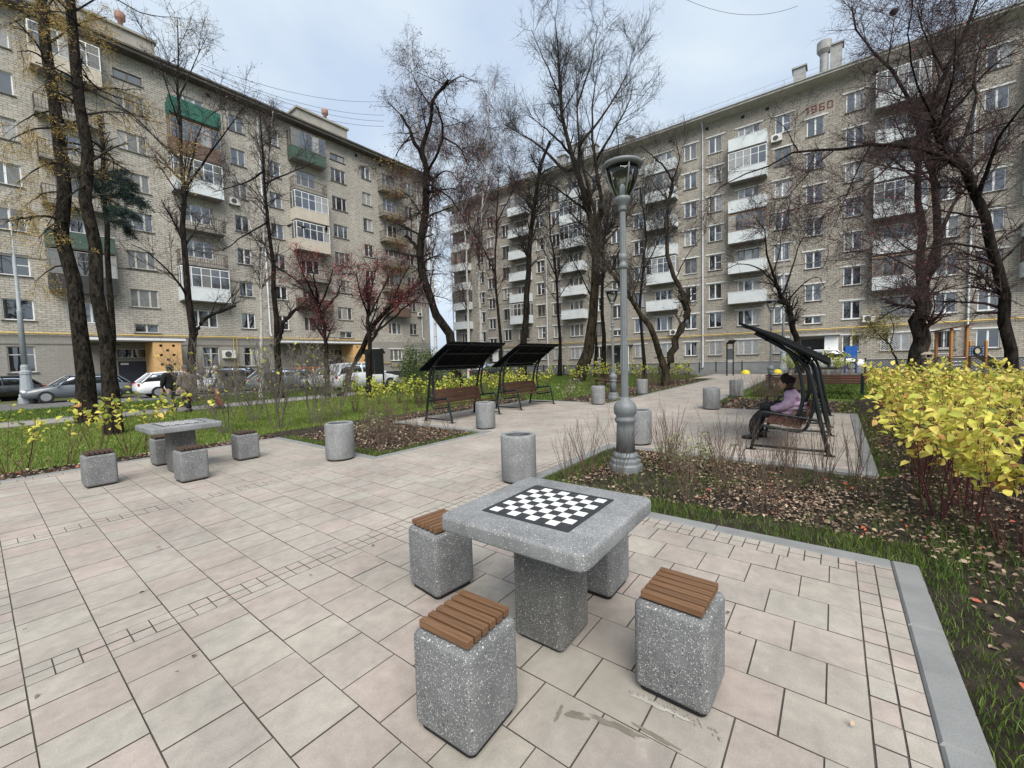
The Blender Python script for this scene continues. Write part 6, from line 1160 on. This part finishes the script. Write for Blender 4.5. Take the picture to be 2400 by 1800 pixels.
# ================================================================== PLAYGROUND
def playground(px, d_):
    x, y = cpos(px, d_); t = thing('play_tower', 'wooden play tower with roof and rope net behind the yellow hedge', 'playground', (x, y, -.04), -PI/2+.65)
    for (a, c, h) in ((-1.1, -.5, 2.9), (-1.1, .5, 2.7), (-.05, -.5, 3.05), (-.05, .5, 2.8), (1.25, -.5, 1.95), (1.25, .5, 1.95)): b = MB(); b.b2((a-.07, c-.07, 0), (a+.07, c+.07, h)); b.build('post', 'play_wood', t, bevel=.01)
    b = MB(); b.add([(-1.3, -.75, 2.8), (.2, -.75, 3.08), (.2, .75, 2.9), (-1.3, .75, 2.65), (-1.3, -.75, 2.88), (.2, -.75, 3.16), (.2, .75, 2.98), (-1.3, .75, 2.73)], [(0, 3, 2, 1), (4, 5, 6, 7), (0, 1, 5, 4), (1, 2, 6, 5), (2, 3, 7, 6), (3, 0, 4, 7)]); b.build('roof', 'bench_wood', t)
    b = MB(); b.b2((-1.1, -.5, .85), (1.25, .5, .93)); b.build('deck', 'bench_wood', t)
    b = MB(); b.b2((0.05, -.53, .95), (1.15, -.50, 1.6)); b.build('net_panel', 'board_blue2', t)
    b = MB()
    for k in range(7): xx = .08+k*.175; b.tube([(xx, -.55, .9), (xx, -.55, 1.65)], .012, 5)
    for k in range(5): zz = .95+k*.16; b.tube([(0, -.55, zz), (1.2, -.55, zz)], .012, 5)
    b.build('rope_net', 'metal_black', t)
    b = MB(); b.lathe([(.27, 0), (.27, .06), (.2, .06), (.2, 0)], 20); o = b.build('porthole', 'metal_black', t); o.rotation_euler = (PI/2, 0, 0); o.location = (.62, -.55, 1.28); b = MB(); b.lathe([(.2, 0), (.2, .02)], 20); o2 = b.build('porthole_disc', 'feeder_wood', o)
    for k in range(3): b = MB(); b.tube([(-1.05, -.52, .35+k*.24), (-.1, -.52, .35+k*.24)], .025, 6); b.build('rung', 'pvc', t)
    for zz in (1.55, 1.15): b = MB(); b.tube([(-1.05, .52, zz), (-.1, .52, zz)], .025, 6); b.build('rung', 'pvc', t)
    b = MB(); b.add([(1.4, -.5, 1.0), (2.9, -.5, .0), (2.9, .5, 0), (1.4, .5, 1.0), (1.4, -.5, 1.08), (2.95, -.5, .04), (2.95, .5, .04), (1.4, .5, 1.08)], [(0, 1, 2, 3), (4, 7, 6, 5), (0, 4, 5, 1), (3, 2, 6, 7), (1, 5, 6, 2), (0, 3, 7, 4)]); b.build('climbing_slope', 'siding_beige', t)
    for k in range(7): b = MB(); b.box((1.6+k*.18, -.25+.12*(k % 4), 1.02-k*.125), (.09, .09, .06)); b.build('climbing_hold', 'bench_wood', t)
simple('board_blue2', (.13, .17, .24), .7, .3, 4); playground(2247, 29)
simple('rubber_red', (.23, .06, .04), .9, .2, 5); struct(sheet('playground_surface', [(16.9, 27, -9, -2.2)], -.03, 'rubber_red'))
p = base(2003, 21.5); b = MB(); b.b2((-.9, -.25, 0), (.9, .25, .28)); tag(b.build('sandbox_edge', 'rubber_red', None, bevel=.03, loc=tuple(p), rz=-.9), 'low red play block left of the yellow hedge', 'play block')
# ================================================================== CABLES
for (a, c, da, dc, lb) in (((470, 150), (900, 238), 44, 62, 'uppermost thin cable across the sky between the buildings'), ((470, 158), (900, 270), 44, 62, 'second thin cable across the sky above the left roof'), ((490, 168), (900, 284), 44, 62, 'third thin cable across the sky above the left roof'), ((520, 190), (900, 296), 44, 62, 'lowest thin cable across the sky above the left roof'), ((1600, -5), (1870, 14), 40, 44, 'dark cable crossing the sky at the top')):
    A, B_ = at(*a, da), at(*c, dc); b = MB(); b.tube([A*(1-f)+B_*f+np.array([0, 0, -1.2*4*f*(1-f)]) for f in np.linspace(0, 1, 14)], .02, 4); tag(b.build('overhead_cable', 'metal_black'), lb, 'cable', 'overhead cables')
# ================================================================== BIRDS
def crow(q_, rz, label):
    t = thing('crow', label, 'bird', tuple(q_), rz, 'crows'); b = MB(); b.loft([[(x, r*math.cos(a)*.9, z+r*math.sin(a)) for a in np.linspace(0, 2*PI, 9)[:-1]] for x, r, z in ((-.17, .015, .06), (-.1, .05, .085), (0, .075, .12), (.08, .065, .16), (.12, .045, .20), (.15, .042, .235), (.185, .03, .24), (.20, .012, .236))]); b.build('body', 'metal_black', t, True)
    b = MB(); b.loft([[(x, r*math.cos(a), z+r*math.sin(a)) for a in np.linspace(0, 2*PI, 7)[:-1]] for x, r, z in ((.19, .014, .236), (.25, .003, .225))]); b.build('beak', 'metal_black', t, True); b = MB(); b.box((-.24, 0, .05), (.2, .06, .015), ry=-.2); b.build('tail', 'metal_black', t)
    for sy in (-1, 1): b = MB(); b.tube([(0, sy*.025, .08), (.01, sy*.025, 0)], .006, 5); b.build('leg', 'metal_black', t)
crow(at(678, 535, 19.8), .5, 'leftmost crow perched on a branch before the left building'); crow(at(709, 537, 20.2), 2.5, 'middle crow perched on a branch before the left building'); crow(at(765, 543, 20.8), -2.0, 'rightmost crow perched on a branch before the left building')
# ================================================================== PEOPLE
simple('skin', (.42, .25, .18), .6, .08, 8); simple('coat_lilac', (.46, .33, .45), .8, .16, 7, bump=.4, bscale=25); simple('cloth_black', (.012, .011, .012), .85, .3, 20, bump=.3, bscale=80); simple('beret', (.018, .009, .011), .95, .3, 40, bump=.6, bscale=160); simple('hair', (.05, .03, .022), .8)
simple('coat_taupe', (.15, .125, .11), .85, .12, 6, bump=.3, bscale=30); simple('cloth_grey', (.11, .11, .115), .85, .15, 6); simple('cloth_navy', (.02, .024, .035), .85, .2, 6); simple('cream', (.5, .47, .40), .9, .1, 9); simple('leather', (.012, .012, .013), .45, .2, 9); simple('scarf', (.03, .015, .02), .9)
q = NT('plaid'); v = q.coord('Object', (7, 7, 7)); ck = q.n('TexChecker'); ck.inputs['Scale'].default_value = 1.0; ck.inputs[1].default_value = (.5, .5, .52, 1); ck.inputs[2].default_value = (.045, .05, .07, 1); q.l(v, ck.inputs[0]); q.base(q.mix(.35, ck.outputs[0], q.ramp(q.noise(v, .5, 2), (.3, (.05, .05, .08)), (.7, (.4, .4, .42)))), .9)
def skin(name, V, E_, R_, m, parent, sub=2):
    me = bpy.data.meshes.new(name); me.from_pydata([tuple(p) for p in V], E_, []); o = obj(name, me, parent); me.materials.append(MAT[m])
    md = o.modifiers.new('skin', 'SKIN'); md.use_smooth_shade = True
    for i, r in enumerate(R_):
        sv = me.skin_vertices[0].data[i]; sv.radius = (r, r) if not hasattr(r, '__len__') else r; sv.use_root = (i == 0)
    md2 = o.modifiers.new('sub', 'SUBSURF'); md2.levels = sub; md2.render_levels = sub; return o
fold_tex = bpy.data.textures.new('folds', 'CLOUDS'); fold_tex.noise_scale = .075; fold_tex.noise_depth = 2
def folds(o, st):
    m = o.modifiers.new('folds', 'DISPLACE'); m.texture = fold_tex; m.strength = st; m.mid_level = .5; m.texture_coords = 'LOCAL'; return o
def chain(*groups):
    """groups: list of polylines [(pt, r), ...]; the first point of later groups may be an int = index of an earlier vertex"""
    V, R_, E_ = [], [], []
    for gpl in groups:
        prev = None
        for it in gpl:
            if isinstance(it, int): prev = it; continue
            V.append(it[0]); R_.append(it[1]); k = len(V)-1
            if prev is not None: E_.append((prev, k))
            prev = k
    return V, E_, R_
def head(parent, c, yaw_vec, s=1.0, hair_m='hair'):
    """ellipsoid head with brow, nose, lips, chin, ears; faces local +y"""
    b = MB(); n, k = 20, 16; rings = []
    for j in range(k+1):
        th = PI*j/k; z = math.cos(th)*.118; rr = math.sin(th)
        ring = []
        for i in range(n):
            a = 2*PI*i/n; x, y = math.cos(a)*rr*.078, math.sin(a)*rr*.098
            if z < -.03: x *= 1-.9*(-z-.03)/.09*.35; y = y*(1-.15*(-z-.03)/.09)+.012*(-z-.03)/.09
            if math.sin(a) > .6: # face relief
                f = (math.sin(a)-.6)/.4; cx = abs(math.cos(a))
                y += f*(.026*math.exp(-((z+.016)/.022)**2)*math.exp(-(cx/.16)**2)-.010*math.exp(-((z-.016)/.016)**2)*math.exp(-((cx-.32)/.14)**2)+.006*math.exp(-((z+.062)/.012)**2)+.010*math.exp(-((z+.095)/.02)**2)+.006*math.exp(-((z-.035)/.012)**2))
            ring.append((x*s, y*s, z*s))
        rings.append(ring)
    b.loft(rings, cap=False)
    for sx in (-1, 1): b.box((sx*.079*s, -.005*s, -.005*s), (.016*s, .035*s, .055*s))
    return b, c
def face_bits(parent, c, s=1.0):
    b = MB()
    for sx in (-1, 1): b.lathe([(0, -.006*s), (.009*s, -.003*s), (.009*s, .003*s), (0, .006*s)], 8, None, (c[0]+sx*.031*s, c[1]+.083*s, c[2]+.016*s), False)
    b.build('eyes', 'cloth_black', parent); b = MB(); b.box((c[0], c[1]+.097*s, c[2]-.062*s), (.045*s, .012*s, .010*s)); b.build('lips', 'lipcol', parent)
simple('lipcol', (.33, .12, .11), .5)
def hand(parent, m, w, d, side, s=1.0, curl=.6):
    """palm with four fingers and a thumb; w wrist, d pointing direction (unit), side = lateral unit vector"""
    w, d, sd_ = np.array(w, float), np.array(d, float), np.array(side, float); dn = np.cross(d, sd_); dn = dn if dn[2] < 0 else -dn; b = MB()
    b.loft([[tuple(w+d*t*s+(sd_*math.cos(a)*ww+dn*math.sin(a)*hh)*s) for a in np.linspace(0, 2*PI, 9)[:-1]] for t, ww, hh in ((0, .024, .02), (.03, .036, .02), (.075, .04, .016), (.09, .034, .012))])
    for k, (o_, L) in enumerate(((-.030, .060), (-.010, .070), (.010, .066), (.029, .05))):
        p = w+(d*.085+sd_*o_)*s; pts = [p]; dd = d
        for j in range(3): dd = unit(dd+dn*curl*.45); pts.append(pts[-1]+dd*L/3*s*1.1)
        b.tube(pts, [.0095*s, .009*s, .0085*s, .006*s], 6)
    p = w+(d*.025+sd_*-.034)*s; b.tube([p, p+(d*.025-sd_*.02+dn*.008)*s, p+(d*.055-sd_*.018+dn*.02)*s], [.011*s, .010*s, .007*s], 6)
    return b.build('hand', m, parent, True)
def seated_woman():
    t = thing('person', 'woman in a lilac jacket and dark beret sitting on the canopy bench', 'person', (8.55, .47, 0), 0)
    # body (one continuous skinned figure)
    V, E_, R_ = chain([((0, .02, .47), .105), ((0, .05, .62), .105), ((0, .09, .76), .115), ((0, .125, .87), .07), ((0, .15, .93), .05), ((0, .175, .985), .06)],
                      [2, ((.15, .10, .80), .055), ((.215, .15, .64), .048), ((.13, .38, .57), .038), ((.07, .45, .56), .03)], [2, ((-.15, .10, .80), .055), ((-.215, .15, .64), .048), ((-.13, .38, .57), .038), ((-.07, .45, .56), .03)],
                      [0, ((.10, .10, .455), .085), ((.12, .52, .47), .068), ((.13, .60, .26), .05), ((.13, .55, .09), .04)], [0, ((-.10, .10, .455), .085), ((-.12, .56, .47), .068), ((-.13, .68, .26), .05), ((-.13, .66, .09), .04)])
    body = skin('body', V, E_, R_, 'skin', t)
    V, E_, R_ = chain([((0, .04, .47), (.20, .165)), ((0, .05, .58), (.20, .165)), ((0, .075, .70), (.195, .155)), ((0, .10, .80), (.17, .125)), ((0, .135, .885), (.085, .08))],
                      [3, ((.165, .10, .79), .085), ((.235, .15, .65), .078), ((.19, .27, .575), .07), ((.12, .40, .57), .055)], [3, ((-.165, .10, .79), .085), ((-.235, .15, .65), .078), ((-.19, .27, .575), .07), ((-.12, .40, .57), .055)], [0, ((0, .22, .45), (.19, .10)), ((0, .32, .44), (.17, .07))])
    folds(skin('jacket', V, E_, R_, 'coat_lilac', t, 3), .035)
    V, E_, R_ = chain([((.0, .06, .45), .12), ((.11, .28, .47), .095), ((.12, .53, .475), .085), ((.13, .60, .27), .065), ((.13, .56, .10), .055)], [0, ((-.11, .28, .47), .095), ((-.12, .57, .475), .085), ((-.13, .68, .27), .065), ((-.13, .66, .10), .055)])
    folds(skin('trousers', V, E_, R_, 'cloth_black', t, 3), .025)
    for (x, y) in ((.13, .54), (-.13, .64)):
        b = MB(); b.loft([[(x+w_*math.cos(a), y+l_, z+h_*math.sin(a)) for a in np.linspace(0, 2*PI, 11)[:-1]] for l_, w_, z, h_ in ((-.06, .03, .06, .05), (-.04, .042, .065, .062), (.04, .045, .06, .058), (.12, .046, .042, .038), (.18, .038, .036, .03), (.205, .015, .032, .016))]); b.build('boot', 'leather', t, True)
    hb, c = head(t, (0, .20, 1.005), None, .93); ho = hb.build('head', 'skin', t, True, loc=(0, .20, 1.0)); face_bits(ho, (0, 0, 0), .93)
    b = MB(); rings = []
    for (z, r, oy) in ((-.02, .086, -.015), (.02, .098, -.022), (.06, .112, -.035), (.10, .112, -.045), (.13, .09, -.045), (.145, .05, -.045), (.15, .01, -.045)): rings.append([(r*.92*math.cos(a), oy+r*math.sin(a), z+.06*math.sin(a)*.5) for a in np.linspace(0, 2*PI, 19)[:-1]])
    b.loft(rings); b.build('beret', 'beret', ho, True)
    b = MB(); rings = []
    for (z, r) in ((-.09, .06), (-.05, .078), (.0, .086), (.03, .084)): rings.append([(r*.98*math.cos(a), -.052+r*.85*math.sin(a), z) for a in np.linspace(0, 2*PI, 15)[:-1]])
    b.loft(rings); b.build('hair', 'hair', ho, True)
    b = MB(); b.lathe([(.075, .86), (.088, .88), (.085, .915), (.066, .93)], 14, None, (0, .14, 0), False); b.build('scarf', 'scarf', t, True)
    hand(t, 'leather', (.10, .42, .575), unit(np.array([-.5, .8, -.15])), np.array([.85, .5, 0]), .95, .5); hand(t, 'leather', (-.10, .42, .575), unit(np.array([.5, .8, -.15])), np.array([-.85, .5, 0]), .95, .5)
    bg_ = thing('handbag', 'black handbag resting on the lap of the seated woman', 'bag', (8.55, .945, .535)); b = MB(); rbox(b, .32, .20, 0, .14, .05, .04, None, 4); b.build('bag_body', 'leather', bg_, True); b = MB(); b.tube(arc_pts([(-.1, 0, .13), (-.08, 0, .20), (0, -.02, .23), (.08, 0, .20), (.1, 0, .13)], 4), .008, 6); b.build('strap', 'leather', bg_, True)
seated_woman()
def walker(px, d_, rz, h, coat, legs, hatm, label, hood=False, skirt=.0, pale=False):
    q_ = base(px, d_, -.02); t = thing('person', label, 'person', tuple(q_), rz); k = h/1.7
    def S_(*p): return tuple(x*k for x in p)
    V, E_, R_ = chain([(S_(0, 0, .95), .12*k), (S_(0, .0, 1.15), .12*k), (S_(0, .0, 1.36), .13*k), (S_(0, .01, 1.46), .06*k), (S_(0, .02, 1.54), .06*k)], [2, (S_(.19, 0, 1.34), .06*k), (S_(.25, -.03, 1.08), .05*k), (S_(.23, .1, .86), .035*k)], [2, (S_(-.19, 0, 1.34), .06*k), (S_(-.25, .02, 1.08), .05*k), (S_(-.22, .14, .86), .035*k)],
                      [0, (S_(.09, .0, .86), .09*k), (S_(.10, .10, .48), .065*k), (S_(.10, .02, .08), .045*k)], [0, (S_(-.09, .0, .86), .09*k), (S_(-.10, -.02, .48), .065*k), (S_(-.10, -.18, .10), .045*k)])
    skin('body', V, E_, R_, 'skin', t, 1)
    V, E_, R_ = chain([(S_(0, 0, .78), (.20*k, .165*k)), (S_(0, 0, .95), (.20*k, .165*k)), (S_(0, 0, 1.15), (.19*k, .155*k)), (S_(0, 0, 1.35), (.18*k, .14*k)), (S_(0, .01, 1.46), (.09*k, .09*k))], [3, (S_(.2, 0, 1.33), .085*k), (S_(.265, -.03, 1.08), .075*k), (S_(.24, .09, .88), .06*k)], [3, (S_(-.2, 0, 1.33), .085*k), (S_(-.265, .02, 1.08), .075*k), (S_(-.23, .12, .88), .06*k)])
    folds(skin('coat', V, E_, R_, coat, t, 3), .035)
    V, E_, R_ = chain([(S_(0, 0, .88), .13*k), (S_(.09, .06, .6), .095*k), (S_(.10, .1, .46), .08*k), (S_(.10, .02, .1), .065*k)], [0, (S_(-.09, -.01, .6), .095*k), (S_(-.10, -.03, .46), .08*k), (S_(-.10, -.18, .12), .065*k)])
    skin('trousers', V, E_, R_, legs, t, 1)
    for (x, y) in ((.1, .02), (-.1, -.18)): b = MB(); b.loft([[((x+w_*math.cos(a))*k, (y+l_)*k, (z+hh*math.sin(a))*k) for a in np.linspace(0, 2*PI, 9)[:-1]] for l_, w_, z, hh in ((-.07, .035, .06, .05), (.05, .045, .055, .05), (.15, .045, .04, .035), (.21, .02, .03, .02))]); b.build('shoe', 'leather', t, True)
    hb, c = head(t, (0, 0, 0), None, k); ho = hb.build('head', 'skin', t, True, loc=S_(0, .03, 1.6)); face_bits(ho, (0, 0, 0), k)
    b = MB(); rings = [[(r*.95*k*math.cos(a), (oy+r*1.05*math.sin(a))*k, z*k) for a in np.linspace(0, 2*PI, 15)[:-1]] for z, r, oy in (((-.12, .10, -.05), (-.05, .118, -.05), (.03, .122, -.04), (.10, .09, -.03), (.135, .03, -.03)) if hood else ((.01, .098, -.01), (.05, .105, -.012), (.10, .088, -.012), (.14, .045, -.012), (.15, .008, -.012)))]
    b.loft(rings); b.build('hood' if hood else 'hat', hatm, ho, True)
    for sx in (1, -1): hand(t, 'skin', S_(sx*.235, .1 if sx > 0 else .13, .86), np.array([0, .25, -.97]), np.array([0, .97, .25]), k, .4)
    return t
walker(405, 15.6, .4, 1.72, 'cloth_black', 'cloth_grey', 'cloth_black', 'person in black hooded coat walking on the footpath beside a companion', True)
walker(441, 15.2, .35, 1.66, 'coat_taupe', 'cloth_black', 'cloth_grey', 'person in a taupe padded coat and grey cap on the footpath')
walker(513, 16.0, .9, 1.62, 'plaid', 'rubber_red', 'cream', 'person in a dark plaid coat and cream hat on the footpath')
walker(716, 33.0, .1, 1.7, 'cream', 'cloth_grey', 'cream', 'far person in a pale coat standing near the second entrance', True)

# ---- repeats few enough to count: say which one, from left to right
ORDN = ['first', 'second', 'third', 'fourth', 'fifth', 'sixth', 'seventh', 'eighth', 'ninth', 'tenth', 'eleventh', 'twelfth', 'thirteenth']
same = {}
for o in col.objects:
    if o.parent is None and 'label' in o and 'group' in o: same.setdefault(o['label'], []).append(o)
for lb, os_ in same.items():
    if 1 < len(os_) <= 13:
        def sx(o): c = np.array(o.location)-CAM; return (c@cr)/(c@cf)
        for k, o in enumerate(sorted(os_, key=sx)): o['label'] = lb+', '+ORDN[k]+' from the left'
